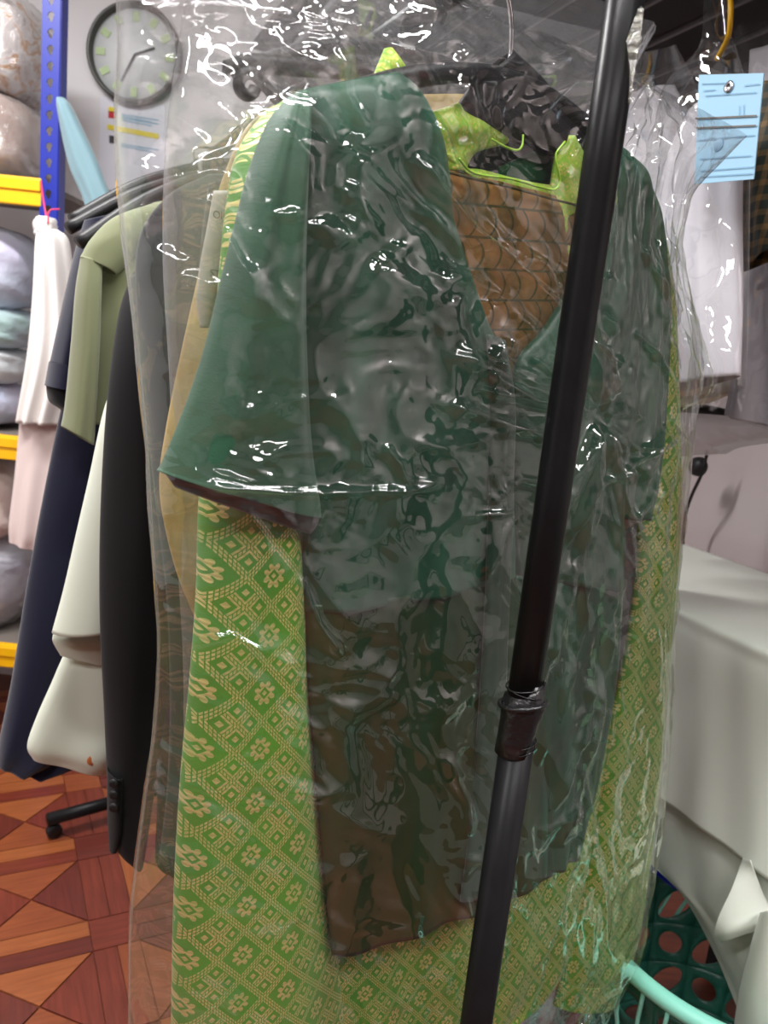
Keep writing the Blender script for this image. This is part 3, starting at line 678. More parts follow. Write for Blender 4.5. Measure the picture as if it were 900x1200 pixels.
def text(name, s, px, py, off, hpx, mat, parent, axis=(U, N)):
    c = bpy.data.curves.new(name, 'FONT'); c.body = s; c.size = 1; c.extrude = 0.0; c.align_x = 'CENTER'; c.align_y = 'CENTER'
    o = bpy.data.objects.new(name, c); COL.objects.link(o); bpy.context.view_layer.update()
    me = bpy.data.meshes.new_from_object(o); bpy.data.objects.remove(o)
    p_ = G(px, py, off); hh = np.linalg.norm(G(px, py - hpx, off) - p_) * 1.4
    v = np.zeros(len(me.vertices) * 3); me.vertices.foreach_get('co', v); v = v.reshape(-1, 3)
    v = p_ + axis[0] * v[:, :1] * hh + UP * v[:, 1:2] * hh
    me.vertices.foreach_set('co', v.ravel()); me.update()
    return link(name, me, mat, parent, False)
text('print_mark', 'OIP', 258, 253, OB + 0.062, 9, 'grey_board', lab); text('print_mark', 'ST', 252, 321, OB + 0.062, 9, 'grey_board', lab)
# dark grey clothes in the milky bag behind
t = thing('charcoal_coat', G(200, 1000, -0.30), 'charcoal grey coat seen through the plastic left of gold tunic', 'coat')
loft('coat_body', [(245, 205, 560, 200, .3), (196, 232, 660, 230, .8), (162, 290, 715, 290), (165, 420, 745, 430), (180, 560, 756, 600), (196, 700, 758, 720), (200, 830, 744, 850), (196, 930, 722, 940), (188, 1000, 690, 1040)], -0.30, 0.035, 'charcoal', t, folds=0.012, ff=5)
loft('lapel', [(246, 215, 266, 212, .5), (236, 300, 262, 300), (230, 450, 255, 460), (226, 560, 250, 570)], -0.26, 0.012, 'charcoal', t)

def film_disp(creases, amp=1.0, s=0.0, star=None):
    def f(X, Y):
        h = np.zeros_like(X)
        wx = X + 30 * perlin(X / 75 + s, Y / 95 + 3 + s); wy = Y + 34 * perlin(X / 85 + 9 + s, Y / 75 + s)
        patch = np.clip(perlin(X / 130 + 4 + s, Y / 150 + 8) * 1.6 + 0.9, 0.5, 1.3)
        h += amp * 0.007
        h -= amp * 0.016 * np.abs(perlin(wx / 95 + s, wy / 150 + 1.5))
        h -= amp * 0.010 * np.abs(perlin(wx / 48 + 7 + s, wy / 66)) * patch
        h -= amp * 0.0045 * np.abs(perlin(wx / 24 + 2, wy / 34 + s)) * patch
        h += amp * 0.0006 * perlin(X / 11, Y / 13) * patch
        h -= amp * 0.0016 * np.abs(perlin(X / 13 + 40 + s, Y / 10 + 3)) * np.clip(perlin(X / 60 + 21 + s, Y / 70) * 3, 0, 1)
        if star is not None:
            dx, dy = (560 - 345) / 337.0, (450 - 190) / 337.0
            al = (X - 345) * dx + (Y - 190) * dy; ac = -(X - 345) * dy + (Y - 190) * dx + 10 * perlin(X / 60, Y / 60)
            h -= 0.016 * np.abs(perlin(ac / 26, al / 190 + 5)) * np.exp(-(ac / 75) ** 2) * np.clip((al + 60) / 80, 0, 1) * np.clip((370 - al) / 60, 0, 1)
            vx = X + 0.12 * (Y - 400) + 8 * perlin(X / 50 + 3, Y / 90)
            h -= 0.014 * np.abs(perlin(vx / 17 + 11, Y / 200)) * np.exp(-((X - 718) / 42) ** 4) * np.exp(-((Y - 430) / 230) ** 4)
            h -= 0.007 * np.abs(perlin(vx / 15 + 50, Y / 200)) * np.exp(-((X - 610) / 60) ** 4) * np.exp(-((Y - 230) / 170) ** 4)
            h -= 0.004 * np.exp(-np.hypot(X - star[0][0], Y - star[0][1]) / 40)
        for (pts, am, wd) in creases:
            p = np.asarray(pts, float); x0, x1, y0, y1 = p[:, 0].min() - 5 * wd, p[:, 0].max() + 5 * wd, p[:, 1].min() - 5 * wd, p[:, 1].max() + 5 * wd
            sel = (X > x0) & (X < x1) & (Y > y0) & (Y < y1)
            if not sel.any(): continue
            xs, ys = X[sel], Y[sel]; best = np.full(xs.shape, 1e9); tt = np.zeros(xs.shape); ns = len(p) - 1
            for k in range(ns):
                a_, b_ = p[k], p[k + 1]; v = b_ - a_; t_ = np.clip(((xs - a_[0]) * v[0] + (ys - a_[1]) * v[1]) / (v @ v), 0, 1)
                dd = np.hypot(xs - a_[0] - t_ * v[0], ys - a_[1] - t_ * v[1]); u_ = dd < best; best = np.where(u_, dd, best); tt = np.where(u_, (k + t_) / ns, tt)
            h[sel] += am * np.exp(-(best / wd) ** 1.5) * np.clip(np.minimum(tt, 1 - tt) * 6, 0.05, 1)
        return h
    return f
t = thing('back_garment_bag', G(150, 1100, OB), 'milky plastic garment bag around gold tunic behind main bag', 'garment bag')
loft('film', [(232, -120, 760, 40), (215, 20, 720, 120), (196, 160, 700, 260), (192, 300, 700, 400), (200, 450, 690, 520), (206, 600, 690, 700), (216, 800, 690, 850), (214, 1000, 680, 1020), (208, 1150, 660, 1160), (206, 1260, 640, 1260)], OB, 0.048, FILM2, t, nu=110, nv=220, power=0.4, disp=film_disp([], 1.1, 31.0), sol=0)

# ================================================================== THE GREEN OUTFIT
t = hanger('wide black hanger of the green outfit under the plastic neck', 0.0, (356, 128), (594, 92), (735, 205), 0.012)
loft('neck_block', [(556, 96, 600, 60, .6), (540, 120, 640, 100), (530, 135, 690, 170), (560, 150, 720, 205, .6)], -0.004, 0.014, 'black_plastic', t, nu=16, nv=20)
# lime brocade dress: skirt, long sleeves, collar
dress = thing('brocade_dress', G(450, 1200, 0.0), 'lime green dress with gold diamond brocade and long sleeves', 'dress')
loft('skirt', [(380, 560, 720, 560), (378, 700, 726, 690), (380, 900, 712, 880), (384, 1080, 692, 1010), (384, 1180, 672, 1110), (384, 1260, 640, 1168), (384, 1330, 600, 1196)], -0.014, 0.014, 'songket_lime', dress, nu=60, nv=120, folds=0.005, ff=4, seed=2.1)
loft('sleeve', [(336, 118, 352, 114, .3), (312, 136, 356, 130, .7), (286, 178, 352, 180), (272, 245, 350, 250), (264, 320, 345, 340), (256, 420, 342, 450), (246, 520, 342, 560), (238, 590, 345, 630), (234, 700, 352, 712), (226, 800, 358, 812), (216, 900, 368, 905), (209, 1000, 378, 1005), (205, 1100, 389, 1105), (203, 1220, 400, 1222), (203, 1280, 404, 1280)], -0.012, 0.042, 'songket_lime', dress, nu=64, nv=200, folds=0.003, ff=2, power=0.5)
slv = loft('sleeve', [(700, 240, 776, 262, .5), (720, 330, 788, 340), (728, 430, 793, 425), (738, 520, 796, 520), (748, 600, 796, 610), (745, 680, 790, 690), (732, 770, 783, 780), (714, 860, 777, 870), (698, 960, 767, 965), (682, 1050, 755, 1055), (668, 1110, 744, 1115), (652, 1174, 722, 1172)], -0.010, 0.013, 'songket_lime', dress, nu=56, nv=160, folds=0.003, ff=1.6, power=0.5)
loft('cuff', [(657, 1150, 728, 1142), (650, 1178, 720, 1172)], -0.008, 0.022, 'songket_lime', dress)
loft('collar_point', [(452, 58, 458, 58, .3), (446, 74, 468, 76), (438, 92, 482, 94), (434, 104, 492, 110)], -0.014, 0.01, 'songket_collar', dress, nu=16, nv=16)
loft('collar', [(504, 132, 536, 122, .4), (504, 150, 575, 150), (508, 172, 594, 166, .8), (514, 188, 556, 178, .8), (520, 200, 540, 204)], -0.002, 0.010, 'songket_collar', dress, nu=24, nv=30, fine=0.004)
loft('collar', [(656, 160, 672, 160, .4), (650, 190, 700, 215), (644, 230, 712, 250), (636, 262, 715, 280), (640, 300, 715, 310)], 0.004, 0.010, 'songket_collar', dress, nu=24, nv=30, fine=0.004)
loft('collar_band', [(512, 178, 534, 186, .6), (532, 196, 546, 210), (560, 198, 562, 222), (600, 208, 602, 234), (640, 216, 648, 246), (668, 214, 690, 250)], 0.0, 0.008, 'songket_collar', dress, nu=12, nv=40)
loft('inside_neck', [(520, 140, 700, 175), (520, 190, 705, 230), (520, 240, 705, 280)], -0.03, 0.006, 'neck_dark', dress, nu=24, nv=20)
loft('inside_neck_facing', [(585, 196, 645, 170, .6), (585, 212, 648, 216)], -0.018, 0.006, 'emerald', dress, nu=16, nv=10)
tube('piping', [G(538, 186, 0.014), G(556, 203, 0.014), (G(600, 210, 0.016)), G(632, 219, 0.018), G(650, 222, 0.018), G(656, 212, 0.018), G(653, 195, 0.018), G(652, 180, 0.016), G(662, 166, 0.014)], 0.0011, 'piping_lime', dress, 6, 60)
tube('piping', [G(576, 163, 0.012), G(592, 172, 0.013), G(606, 176, 0.014), G(612, 170, 0.014), G(613, 158, 0.012)], 0.0010, 'piping_lime', dress, 6, 40)
tube('piping', [G(660, 129, -0.004), G(672, 128, -0.004), G(684, 132, -0.004), G(686, 140, -0.004), G(680, 152, -0.004)], 0.0010, 'piping_lime', dress, 6, 30)
# copper brocade tunic under the sheer green
t = thing('copper_tunic', G(500, 1050, 0.0), 'copper brocade tunic showing at the neckline under green blouse', 'tunic')
loft('tunic_front', [(506, 196, 700, 244, .5), (500, 225, 705, 270), (460, 300, 715, 330), (400, 400, 722, 420), (372, 560, 726, 560), (366, 700, 726, 690), (370, 850, 712, 840), (378, 980, 698, 920), (388, 1095, 686, 970)], 0.002, 0.013, 'copper_brocade', t, nu=60, nv=120, folds=0.003, ff=4)
tube('neck_edge', [G(505, 196, 0.008), G(545, 207, 0.020), G(600, 220, 0.024), G(650, 234, 0.022), G(700, 246, 0.008)], 0.0012, 'copper_brocade', t, 6, 40)
# dark green blouse
bl = thing('green_blouse', G(480, 1110, 0.01), 'dark green sheer open blouse with wide short sleeves in clear plastic', 'blouse')
GO = 0.022
loft('shoulder_panel', [(350, 108, 466, 86, .3), (342, 122, 490, 110, .7), (340, 160, 512, 158), (340, 210, 522, 205), (342, 260, 527, 255), (343, 320, 545, 312), (345, 380, 566, 372), (348, 430, 586, 424), (350, 520, 597, 500), (355, 600, 599, 590), (358, 650, 600, 640), (358, 716, 600, 672)], GO, 0.024, 'green_sheer', bl, nu=64, nv=130, folds=0.004, ff=3, fine=0.0015, seed=4.0, power=0.45)
loft('front_panel', [(690, 150, 738, 188, .4), (694, 200, 752, 214), (690, 260, 756, 270), (672, 330, 752, 340), (640, 385, 748, 400), (606, 430, 744, 450), (600, 520, 735, 530), (602, 600, 730, 610), (604, 672, 728, 690)], GO, 0.022, 'green_sheer', bl, nu=50, nv=110, folds=0.004, ff=3, fine=0.0015, seed=5.0, power=0.45)
loft('placket', [(572, 392, 590, 400), (576, 470, 602, 474), (574, 560, 600, 566), (572, 640, 598, 646), (568, 740, 594, 742), (560, 860, 590, 862), (550, 980, 584, 984), (540, 1056, 580, 1044)], GO + 0.024, 0.005, 'placket', bl, nu=14, nv=80, folds=0.001)
ls = loft('sleeve', [(344, 112, 356, 110, .3), (322, 140, 352, 150, .8), (300, 196, 350, 210), (282, 260, 350, 280), (264, 330, 351, 350), (244, 410, 354, 430), (220, 480, 360, 520), (194, 542, 370, 586), (187, 553, 372, 606)], GO + 0.006, 0.028, 'green_velvet', bl, nu=50, nv=110, folds=0.005, ff=2, power=0.4)
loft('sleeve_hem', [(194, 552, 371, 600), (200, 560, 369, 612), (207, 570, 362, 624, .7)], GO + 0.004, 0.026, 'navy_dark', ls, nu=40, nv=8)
rs = loft('sleeve', [(728, 188, 742, 200, .3), (730, 232, 757, 250), (722, 300, 767, 320), (716, 380, 771, 380), (708, 460, 769, 460), (702, 540, 762, 540), (696, 600, 749, 606)], GO - 0.006, 0.026, 'green_velvet', bl, nu=40, nv=100, folds=0.006, ff=2.5, power=0.45)
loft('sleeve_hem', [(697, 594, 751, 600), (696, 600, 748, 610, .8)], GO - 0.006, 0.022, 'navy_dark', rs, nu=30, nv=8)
loft('peplum', [(360, 706, 600, 668), (362, 790, 620, 770), (370, 880, 640, 860), (378, 980, 650, 940), (390, 1116, 648, 1018)], GO, 0.020, 'peplum_sheer', bl, nu=60, nv=90, folds=0.003, ff=4, seed=7.0, power=0.4)
loft('peplum', [(596, 672, 728, 688), (600, 760, 722, 780), (610, 850, 708, 870), (616, 930, 694, 940), (620, 1026, 676, 990)], GO - 0.002, 0.018, 'green_sheer', bl, nu=40, nv=80, folds=0.004, ff=3, seed=8.0)
# leaf-shaped beads along the inner edge of the right front
for k in range(16):
    py = 690 + k * 19 + random.uniform(-5, 5); px = 706 - (py - 690) * 0.085 + random.uniform(-9, 7)
    c_ = G(px, py, GO + 0.03); a_ = random.uniform(-1.2, 1.2); l_ = random.uniform(0.006, 0.011)
    d1 = U * math.sin(a_) + UP * math.cos(a_); d2 = U * math.cos(a_) - UP * math.sin(a_)
    pts = [c_ + d1 * l_, c_ + d1 * l_ * 0.3 + d2 * l_ * 0.5, c_ - d1 * l_ * 0.5 + d2 * l_ * 0.35, c_ - d1 * l_, c_ - d1 * l_ * 0.5 - d2 * l_ * 0.35, c_ + d1 * l_ * 0.3 - d2 * l_ * 0.5]
    prism('leaf_trim', pts, -N, 0.001, 'emerald', bl)

# ================================================================== THE CLEAR BAG
bag = thing('garment_bag', G(450, 1250, 0.06), 'crinkled clear plastic garment bag over the green outfit', 'garment bag')
CR = [([(174, 555), (250, 559), (330, 556), (372, 550)], .007, 4), ([(318, 505), (335, 545), (372, 548)], .004, 4),
      ([(330, 165), (350, 210), (400, 270), (455, 330), (500, 385), (545, 440)], .013, 9), ([(395, 250), (450, 320), (505, 390), (552, 455)], .010, 6),
      ([(350, 130), (362, 180), (385, 230)], .006, 5), ([(440, 300), (490, 350), (535, 420), (556, 470)], .011, 7),
      ([(500, 300), (530, 380), (556, 460)], .009, 7), ([(540, 330), (556, 400), (566, 470)], .010, 7), ([(585, 340), (572, 420), (566, 480)], .008, 6),
      ([(350, 455), (420, 480), (480, 500), (545, 490)], .008, 9), ([(370, 400), (430, 440), (540, 480)], .007, 8), ([(355, 300), (420, 330), (470, 390)], .006, 10),
      ([(420, 575), (455, 545), (490, 550), (525, 565)], .004, 4), ([(412, 660), (440, 600), (460, 580)], .006, 6), ([(395, 585), (460, 580)], .004, 4),
      ([(560, 500), (548, 600), (520, 690), (490, 780)], .008, 8), ([(572, 500), (560, 620), (552, 720), (530, 800)], .007, 6), ([(600, 500), (610, 560), (602, 620)], .008, 6),
      ([(590, 60), (560, 95), (530, 130)], .008, 5), ([(590, 50), (545, 70), (505, 72), (470, 100)], .010, 6), ([(600, 48), (580, 85), (566, 88)], .007, 4), ([(598, 52), (620, 110), (636, 132)], .008, 5),
      ([(595, 50), (585, 110), (582, 180), (580, 300)], .006, 4), ([(602, 50), (600, 150), (612, 260)], .006, 4), ([(620, 40), (650, 120), (660, 220), (650, 330)], .007, 5), ([(630, 60), (690, 160), (720, 260)], .006, 5),
      ([(393, 46), (430, 60), (470, 54), (500, 30)], .009, 5), ([(500, 10), (540, 30), (590, 42)], .010, 4), ([(250, 20), (330, 60), (350, 110)], .006, 6), ([(262, 60), (272, 110), (290, 150)], .007, 5),
      ([(140, 26), (180, 22), (240, 26)], .006, 3), ([(137, 195), (150, 208), (168, 216)], .005, 4),
      ([(700, 240), (706, 330), (716, 420), (720, 480)], .009, 6), ([(720, 250), (716, 350), (722, 460)], .008, 5), ([(745, 340), (730, 420), (722, 480)], .010, 7), ([(760, 300), (745, 380), (728, 470)], .007, 6),
      ([(724, 470), (722, 540), (738, 600), (742, 690), (750, 760)], .011, 8), ([(740, 500), (735, 560), (748, 640)], .008, 6), ([(660, 600), (700, 560), (718, 520)], .008, 7), ([(655, 520), (690, 500), (715, 490)], .007, 6),
      ([(690, 700), (706, 620), (716, 540)], .007, 6), ([(606, 620), (600, 760), (560, 880), (520, 960)], .009, 8), ([(585, 740), (560, 830), (505, 930)], .007, 6), ([(490, 945), (530, 925), (556, 910)], .006, 5),
      ([(548, 950), (530, 1010), (500, 1060), (480, 1100)], .009, 9), ([(505, 1080), (480, 1140), (470, 1200)], .007, 6), ([(385, 960), (420, 968), (460, 952)], .004, 4),
      ([(395, 1000), (400, 1050), (425, 1060)], .005, 5), ([(448, 1000), (450, 1050)], .005, 5), ([(380, 850), (400, 900), (405, 940)], .005, 7), ([(446, 845), (456, 900), (462, 930)], .006, 7),
      ([(560, 1180), (620, 1140), (650, 1110), (672, 1095)], .008, 4), ([(600, 1180), (640, 1150), (720, 1130)], .007, 4), ([(630, 880), (660, 870), (672, 850)], .005, 3),
      ([(250, 640), (270, 700), (290, 740)], .005, 4), ([(190, 740), (215, 720), (240, 740)], .006, 4), ([(700, 1200), (725, 1140), (738, 1060)], .008, 7), ([(742, 690), (760, 722), (776, 726)], .006, 4)]
ROWS = [(142, -165, 874, 160, .3), (140, -100, 846, 186, .8), (139, 0, 806, 225), (140, 60, 796, 255), (136, 150, 792, 300), (146, 280, 806, 370), (160, 400, 815, 430), (170, 500, 808, 500),
        (174, 556, 800, 560), (179, 640, 791, 650), (186, 750, 784, 750), (182, 850, 780, 850), (168, 950, 772, 950), (154, 1070, 757, 1060), (152, 1160, 736, 1130), (152, 1230, 700, 1195), (150, 1300, 660, 1240)]
STAR = [(558, 478)]
def rays(cx, cy, n, lo, hi, l0, l1, am):
    for _ in range(n):
        a = math.radians(random.uniform(lo, hi)); l = random.uniform(l0, l1); b = a + random.uniform(-0.35, 0.35)
        CR.append(([(cx + l * f * math.cos(a + (b - a) * f), cy - l * f * math.sin(a + (b - a) * f)) for f in (0.06, 0.35, 0.7, 1.0)], am * random.uniform(0.5, 1.2), random.uniform(3.5, 8)))
rays(556, 478, 16, 95, 185, 90, 260, .007); rays(560, 480, 12, 235, 300, 90, 260, .007); rays(566, 478, 6, 300, 430, 50, 110, .006)
rays(722, 486, 12, 70, 120, 120, 260, .007); rays(722, 490, 10, 200, 285, 80, 220, .007); rays(594, 46, 12, 200, 340, 60, 170, .007)
fd = film_disp(CR, 1.0, 0.0, STAR)
loft('front_film', ROWS, 0.016, 0.072, FILM, bag, nu=380, nv=680, power=0.35, back=False, disp=fd, sol=0, rtaper=0.45)
loft('back_film', ROWS, 0.006, -0.050, FILM, bag, nu=90, nv=160, power=0.35, back=False, disp=film_disp([], 0.9, 17.0), sol=0)
tube('side_seam', [G(a[0], a[1], 0.010) for a in ROWS], 0.0009, FILM2, bag, 6, 120)
tube('side_seam', [G(a[2], a[3], 0.010) for a in ROWS], 0.0009, FILM2, bag, 6, 120)

# ================================================================== RIGHT SIDE OF THE SHOP
# black slatted overhead shelf along the right wall
os_ = thing('overhead_shelf', W0 + W * 1.0 + UP * 2.1, 'black slatted overhead shelf above the hanging white clothes', 'shelf')
ZS = 2.12
for k in range(8):
    c_ = W0 + M * (0.08 + k * 0.135) + W * 1.15 + UP * ZS
    s_ = obox('slat', c_, W * 1.3, M * 0.055, UP * 0.012, 'black_metal', os_, 0.003)
    obox('slat_edge', c_ + M * 0.056 - UP * 0.004, W * 1.3, M * 0.004, UP * 0.008, 'grey_metal', s_)
obox('top_board', W0 + M * 0.55 + W * 1.15 + UP * (ZS + 0.10), W * 1.3, M * 0.56, UP * 0.012, 'black_plastic', os_)
for k in (0.15, 1.0, 1.9):
    obox('bracket', W0 + M * 0.54 + W * k + UP * (ZS + 0.03), W * 0.012, M * 0.54, UP * 0.02, 'black_metal', os_)

def hang_film(t, rows, off, thick, mat=None, seed=3.0, nu=70, nv=120):
    return loft('film', rows, off, thick, mat or FILM, t, nu=nu, nv=nv, power=0.4, frame='R', disp=film_disp([], 1.6, seed), sol=0)
O1, O2, O3 = 0.74, 0.56, 0.50
t = thing('white_shirt', R(835, 470, O1), 'white shirt in clear film hanging under the pale blue tag', 'shirt')
loft('shirt_body', [(810, 130, 860, 110, .5), (790, 180, 868, 160), (772, 260, 868, 250), (765, 350, 869, 345), (762, 462, 866, 440)], O1, 0.03, 'shirt_white', t, frame='R', folds=0.006, ff=3)
hang_film(t, [(828, -20, 850, -20, .4), (832, 30, 850, 30, .5), (825, 62, 862, 62, .5), (790, 110, 872, 120), (765, 200, 874, 200), (756, 330, 873, 330), (752, 475, 870, 452)], O1 + 0.01, 0.045)
tube('hook', [R(854, -30, O1), R(856, 0, O1 + .02), R(856, 22, O1 + .02), R(853, 44, O1 + .01), R(840, 70, O1)], 0.004, 'yellow_plastic', t, 8, 30)
t = thing('plaid_shirt', R(885, 310, O2), 'green and brown plaid shirt beside the pale blue tag', 'shirt')
loft('shirt_body', [(866, 100, 960, 90, .5), (862, 180, 970, 170), (862, 250, 975, 240), (864, 320, 980, 262)], O2 + 0.08, 0.02, 'plaid', t, frame='R', folds=0.005, ff=3)
t = thing('lavender_white_garment', R(885, 500, O2), 'lavender white garment in film at the right edge below plaid shirt', 'garment')
loft('garment_body', [(880, 60, 990, 40, .5), (874, 200, 990, 180), (866, 330, 990, 300), (858, 440, 990, 430), (850, 486, 990, 520)], O2, 0.03, 'shirt_white', t, frame='R', folds=0.010, ff=3, seed=2)
hang_film(t, [(868, 40, 1000, 20), (862, 200, 1000, 180), (856, 330, 1000, 300), (850, 440, 1000, 440), (828, 476, 1000, 530)], O2 + 0.004, 0.042, seed=8.0)
t = thing('cream_trousers', R(830, 475, O3), 'folded cream trousers below the white shirt hem', 'trousers')
loft('leg_fold', [(745, 446, 858, 438, .6), (745, 462, 858, 452), (745, 468, 858, 461, .5)], O3 + 0.02, 0.02, 'cream', t, frame='R', nv=20)
loft('leg_fold', [(745, 466, 860, 460, .6), (745, 476, 840, 468), (745, 482, 830, 472, .5)], O3, 0.02, 'cream', t, frame='R', nv=20)
t = thing('black_belt_end', R(830, 480, O3), 'black cloth strip sticking out under cream trousers', 'strap')
loft('strap', [(770, 470, 812, 472, .5), (780, 478, 850, 480), (790, 482, 855, 487, .5)], O3 - 0.04, 0.012, 'navy_dark', t, frame='R', nv=16)
t = thing('white_cover', R(850, 530, 0.38), 'empty milky plastic cover drooping under the white clothes', 'cover')
loft('film', [(745, 470, 880, 484, .4), (745, 490, 1000, 500), (745, 510, 1000, 508), (745, 530, 880, 522, .7), (750, 538, 850, 532, .4)], 0.42, 0.03, film_mat('dull_film', 0.55, 0.08, 0.15), t, frame='R', nu=60, nv=60, disp=film_disp([], 2.0, 12), sol=0)
t = thing('white_blouse', R(770, 450, 0.66), 'white blouse in film half hidden between pole and white shirt', 'blouse')
loft('blouse_body', [(735, 112, 790, 100, .5), (708, 160, 812, 150), (698, 260, 822, 250), (696, 370, 822, 365), (696, 452, 815, 440)], 0.64, 0.03, 'shirt_white', t, frame='R', folds=0.010, ff=3, seed=6)
hang_film(t, [(745, 60, 790, 50, .4), (704, 120, 815, 108), (694, 200, 826, 190), (690, 330, 828, 325), (690, 462, 822, 450)], 0.65, 0.045, seed=21.0)
# pale blue tag
t = thing('paper_tag', R(855, 215, O1 + 0.07), 'pale blue paper tag with ruled lines pinned on plastic', 'tag')
OT = O1 + 0.085
TQ = [(815, 216), (884, 210), (896, 86), (820, 88)]
prism('card', [R(*q, OT) for q in TQ], M, -0.0015, 'paper_blue', t)
def tstrip(a, b, h, mat, nm='ruled_line'):
    prism(nm, [R(a[0], a[1] + h / 2, OT + .003), R(b[0], b[1] + h / 2, OT + .003), R(b[0], b[1] - h / 2, OT + .003), R(a[0], a[1] - h / 2, OT + .003)], M, -0.0004, mat, t)
tstrip((815, 139), (887, 135.5), 1.8, 'grey_board'); tstrip((816, 150), (886, 147), 1.8, 'grey_board')
for (a, b) in (((822, 98), (850, 97)), ((872, 100), (890, 98)), ((824, 106), (838, 105)), ((826, 112), (886, 108)), ((816, 164), (884, 158)), ((820, 186), (880, 182)), ((820, 200), (884, 195)), ((820, 207), (882, 203))):
    tstrip(a, b, 0.9, 'ink_faint')
tstrip((866, 131), (866.8, 131), 14, 'ink_faint'); tstrip((871, 130), (871.8, 130), 14, 'ink_faint')
ec = R(854.5, 102, OT + 0.002)
lathe('eyelet', ec, [(0.003, 0.0), (0.003, 0.002), (0.0045, 0.003), (0.0075, 0.002), (0.0078, 0.0)], 'chrome', t, 24, M)
lathe('stamp', R(842, 170, OT + 0.002), [(0.001, 0.0006), (0.008, 0.0006), (0.0085, 0.0), (0.001, 0.0)], 'ink_faint', t, 24, M)

# cable with plug
CB = 0.10
t = thing('power_cable', R(815, 545, CB), 'black cable with round plug hanging on the wall above table', 'cable')
lathe('plug', R(824, 547, CB), [(0.004, 0.0), (0.020, 0.004), (0.026, 0.012), (0.024, 0.026), (0.008, 0.034)], 'black_plastic', t, 24, M)
tube('cord', [R(829, 528, CB + .02), R(827, 538, CB + .02), R(822, 556, CB + .02), R(810, 582, CB + .01), R(803, 605, CB), R(800, 640, CB), R(800, 690, CB)], 0.0045, 'black_plastic', t, 8, 60)

# table with a draped pale cloth
ZT = 0.95
e0, e1 = at_z(770, 627, ZT), at_z(925, 682, ZT)
f0, f1 = at_z(770, 700, ZT), at_z(925, 770, ZT)
offT = (f0 - W0) @ M; f1o = (f1 - W0) @ M
tb = thing('work_table', (f0 + e1) / 2 * V(1, 1, 0), 'tall work table under the pale mint tablecloth', 'table')
ku = (f0 - W0) @ W
TC = W0 + M * (offT * 0.5 + 0.05) + W * (ku + 0.75)
obox('table_top', TC + UP * (ZT - 0.03), W * 0.80, M * (offT * 0.5 - 0.08), UP * 0.015, 'grey_board', tb, 0.003)
for a in (-1, 1):
    for b in (-1, 1):
        obox('leg', TC + W * a * 0.74 + M * b * (offT * 0.5 - 0.12) + UP * (ZT - 0.045) / 2, W * 0.02, M * 0.02, UP * (ZT - 0.045) / 2, 'black_metal', tb)
cl = thing('tablecloth', f0 * V(1, 1, 0) + UP * ZT, 'pale mint satin tablecloth draped with loose folds over the table', 'tablecloth')
def sheet(name, rows, nu, nv, disp, mat, parent, nrm=M, sol=0.002):
    """rows: list of (left 3D, right 3D)"""
    L = crom([r[0] for r in rows], nv); Rr = crom([r[1] for r in rows], nv)
    w = np.linspace(0, 1, nu); b = L[:, None] + (Rr - L)[:, None] * w[None, :, None]
    tt = np.linspace(0, 1, nv)[:, None]; h = disp(w[None, :] * np.ones((nv, 1)), tt * np.ones((1, nu)))
    v = b + np.asarray(nrm) * h[:, :, None]
    o = link(name, mesh_np(name, v.reshape(-1, 3), grid_faces(nv, nu)), mat, parent); solid(o, sol); return o
wv = lambda a, s: (lambda w, t: a * perlin(w * 3 + s, t * 2.2 + s) * np.clip(t * 3, 0, 1))
def T(px, py, o=0.0): return R(px, py, offT + o)
BACK = W0 + M * 0.12
def far_edge(p): return p
sheet('top_drape', [(e0, e1), ((e0 + f0) / 2 + UP * .0, (e1 + f1) / 2), (f0 - M * 0.02, f1 - M * 0.02), (T(768, 722, .012), T(925, 800, .012)), (T(766, 800, .02), T(925, 880, .02)), (T(764, 870, .035), T(925, 960, .03)), (T(760, 926, .05), T(925, 1046, .05))], 60, 90, wv(0.012, 1.0), 'table_satin', cl)
sheet('under_drape', [(T(760, 915, .03), T(905, 1010, .03)), (T(758, 960, .035), T(905, 1060, .035)), (T(757, 1003, .03), T(905, 1110, .035)), (T(800, 1048, .02), T(905, 1150, .03)), (T(836, 1115, .0), T(905, 1190, .02)), (T(866, 1180, -.01), T(905, 1230, .01))], 50, 70, wv(0.014, 4.0), 'table_satin', cl)
sheet('fold_pocket', [(T(872, 1006, .06), T(880, 1008, .07)), (T(858, 1040, .09), T(893, 1045, .055)), (T(842, 1075, .11), T(902, 1066, .05)), (T(838, 1094, .105), T(900, 1078, .06)), (T(846, 1104, .08), T(897, 1086, .06))], 30, 40, lambda w, t: 0.025 * np.sin(w * math.pi) * t, 'table_satin', cl)
sheet('corner_drape', [(T(892, 1070, .07), T(930, 1060, .10)), (T(878, 1120, .09), T(930, 1120, .12)), (T(866, 1170, .10), T(930, 1170, .13)), (T(858, 1240, .10), T(930, 1240, .13)), (T(856, 1330, .10), T(930, 1330, .12))], 30, 40, lambda w, t: 0.018 * np.sin(w * math.pi * 1.2), 'table_satin', cl)

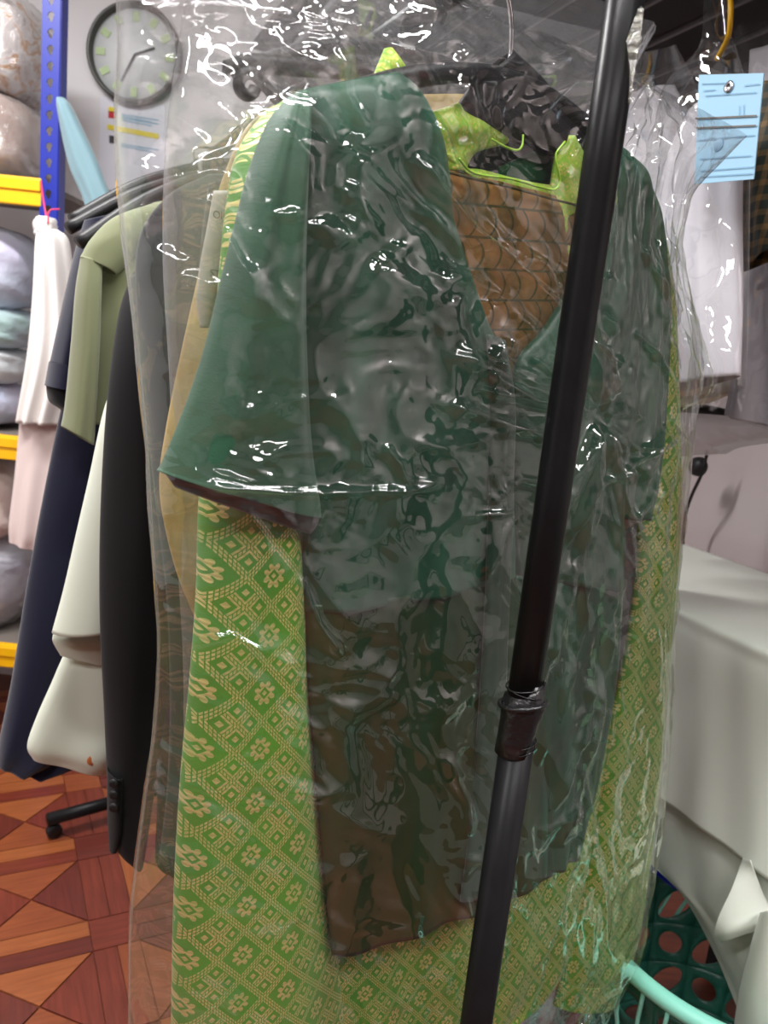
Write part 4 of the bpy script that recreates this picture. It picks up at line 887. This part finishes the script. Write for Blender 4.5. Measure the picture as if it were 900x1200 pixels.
# mint laundry basket with oval holes
zr = 0.46
q0, q1, q2 = at_z(737, 1131, zr), at_z(776, 1169, zr), at_z(836, 1201, zr)
def circ(a, b, c):
    ax, ay, bx, by, cx, cy = a[0], a[1], b[0], b[1], c[0], c[1]
    D_ = 2 * (ax * (by - cy) + bx * (cy - ay) + cx * (ay - by))
    ux = ((ax * ax + ay * ay) * (by - cy) + (bx * bx + by * by) * (cy - ay) + (cx * cx + cy * cy) * (ay - by)) / D_
    uy = ((ax * ax + ay * ay) * (cx - bx) + (bx * bx + by * by) * (ax - cx) + (cx * cx + cy * cy) * (bx - ax)) / D_
    return V(ux, uy, 0), math.hypot(ax - ux, ay - uy)
bc, br = circ(q0, q1, q2)
dirn = bc - q1 * V(1, 1, 0); dirn /= np.linalg.norm(dirn); br = 0.26; bc = q1 * V(1, 1, 0) + dirn * br
tbk = thing('laundry_basket', bc, 'round mint laundry basket with oval-holed wall in painted shade and blue handle', 'basket')
vs, fs = [], []
NC, NR = 18, 5; rb = 0.8
def wallp(u_, v_):
    r_ = br * (rb + (1 - rb) * (v_ / zr)); a_ = u_ * 2 * math.pi; return (bc[0] + r_ * math.cos(a_), bc[1] + r_ * math.sin(a_), v_)
for i in range(NC):
    for j in range(NR):
        hw, hh = 0.5 / NC, (zr - 0.04) / NR / 2; big = 0.86 if (i + j) % 2 else 0.62; tilt = 0.5 if (i + j) % 2 else -0.2
        v, f = holed((i + 0.5) / NC, 0.02 + hh * (2 * j + 1), hw, hh, lambda a: (hw * big * math.cos(a + tilt), hh * big * 0.92 * math.sin(a)))
        b0 = len(vs); vs += [wallp(x, y) for x, y in v]; fs += [tuple(b0 + k for k in q) for q in f]
wo = link('perforated_wall', mesh_np('perforated_wall', vs, fs), 'mint_plastic_shaded', tbk, True); solid(wo, 0.004, 0)  # same mint basket as the rim; its inner shade is painted in
for z_ in (0.012,):
    lathe('band', bc + UP * z_, [(np.hypot(*(V(*wallp(0, z_))[:2] - bc[:2])) - .003, -0.012), (np.hypot(*(V(*wallp(0, z_))[:2] - bc[:2])) + .003, -0.012), (np.hypot(*(V(*wallp(0, z_))[:2] - bc[:2])) + .004, 0.012), (np.hypot(*(V(*wallp(0, z_))[:2] - bc[:2])) - .002, 0.012)], 'mint_plastic', tbk, 48)
lathe('basket_base', bc + UP * 0.006, [(0.001, 0), (br * rb, 0), (br * rb, 0.006), (0.001, 0.006)], 'mint_plastic', tbk, 48)
tube('rim', [bc + V(br * math.cos(a), br * math.sin(a), zr) for a in np.linspace(0, 2 * math.pi, 49)], 0.0135, 'mint_plastic', tbk, 14, 120)
for k in range(40):
    a_ = k / 40 * 2 * math.pi; d_ = V(math.cos(a_), math.sin(a_), 0); d2 = V(math.cos(a_ + 0.16), math.sin(a_ + 0.16), 0)
    tube('rib', [bc + d_ * (br + 0.004) + UP * (zr - 0.008), bc + d_ * (br * 0.97 + 0.006) + UP * (zr - 0.10), bc + d2 * (br * 0.93 + 0.006) + UP * (zr - 0.20)], 0.0035, 'mint_plastic', tbk, 6, 8)
hz = R(770, 1018, offT - 0.03)
tube('handle', [R(748, 990, offT - 0.03), R(757, 1006, offT - 0.03), R(772, 1020, offT - 0.03), R(790, 1034, offT - 0.03), R(812, 1046, offT - 0.03)], 0.011, 'blue_plastic', tbk, 10, 30)
# white parcel on the floor under the bag
pf = at_z(600, 1215, 0.0)
t = thing('white_parcel', pf, 'white parcel on the floor beneath the bag hem', 'parcel')
blob('parcel_body', pf + V(0.0, 0.02, 0.045), (0.10, 0.10, 0.045), 'shirt_white', t, e=0.5, amp=0.1, fr=2)
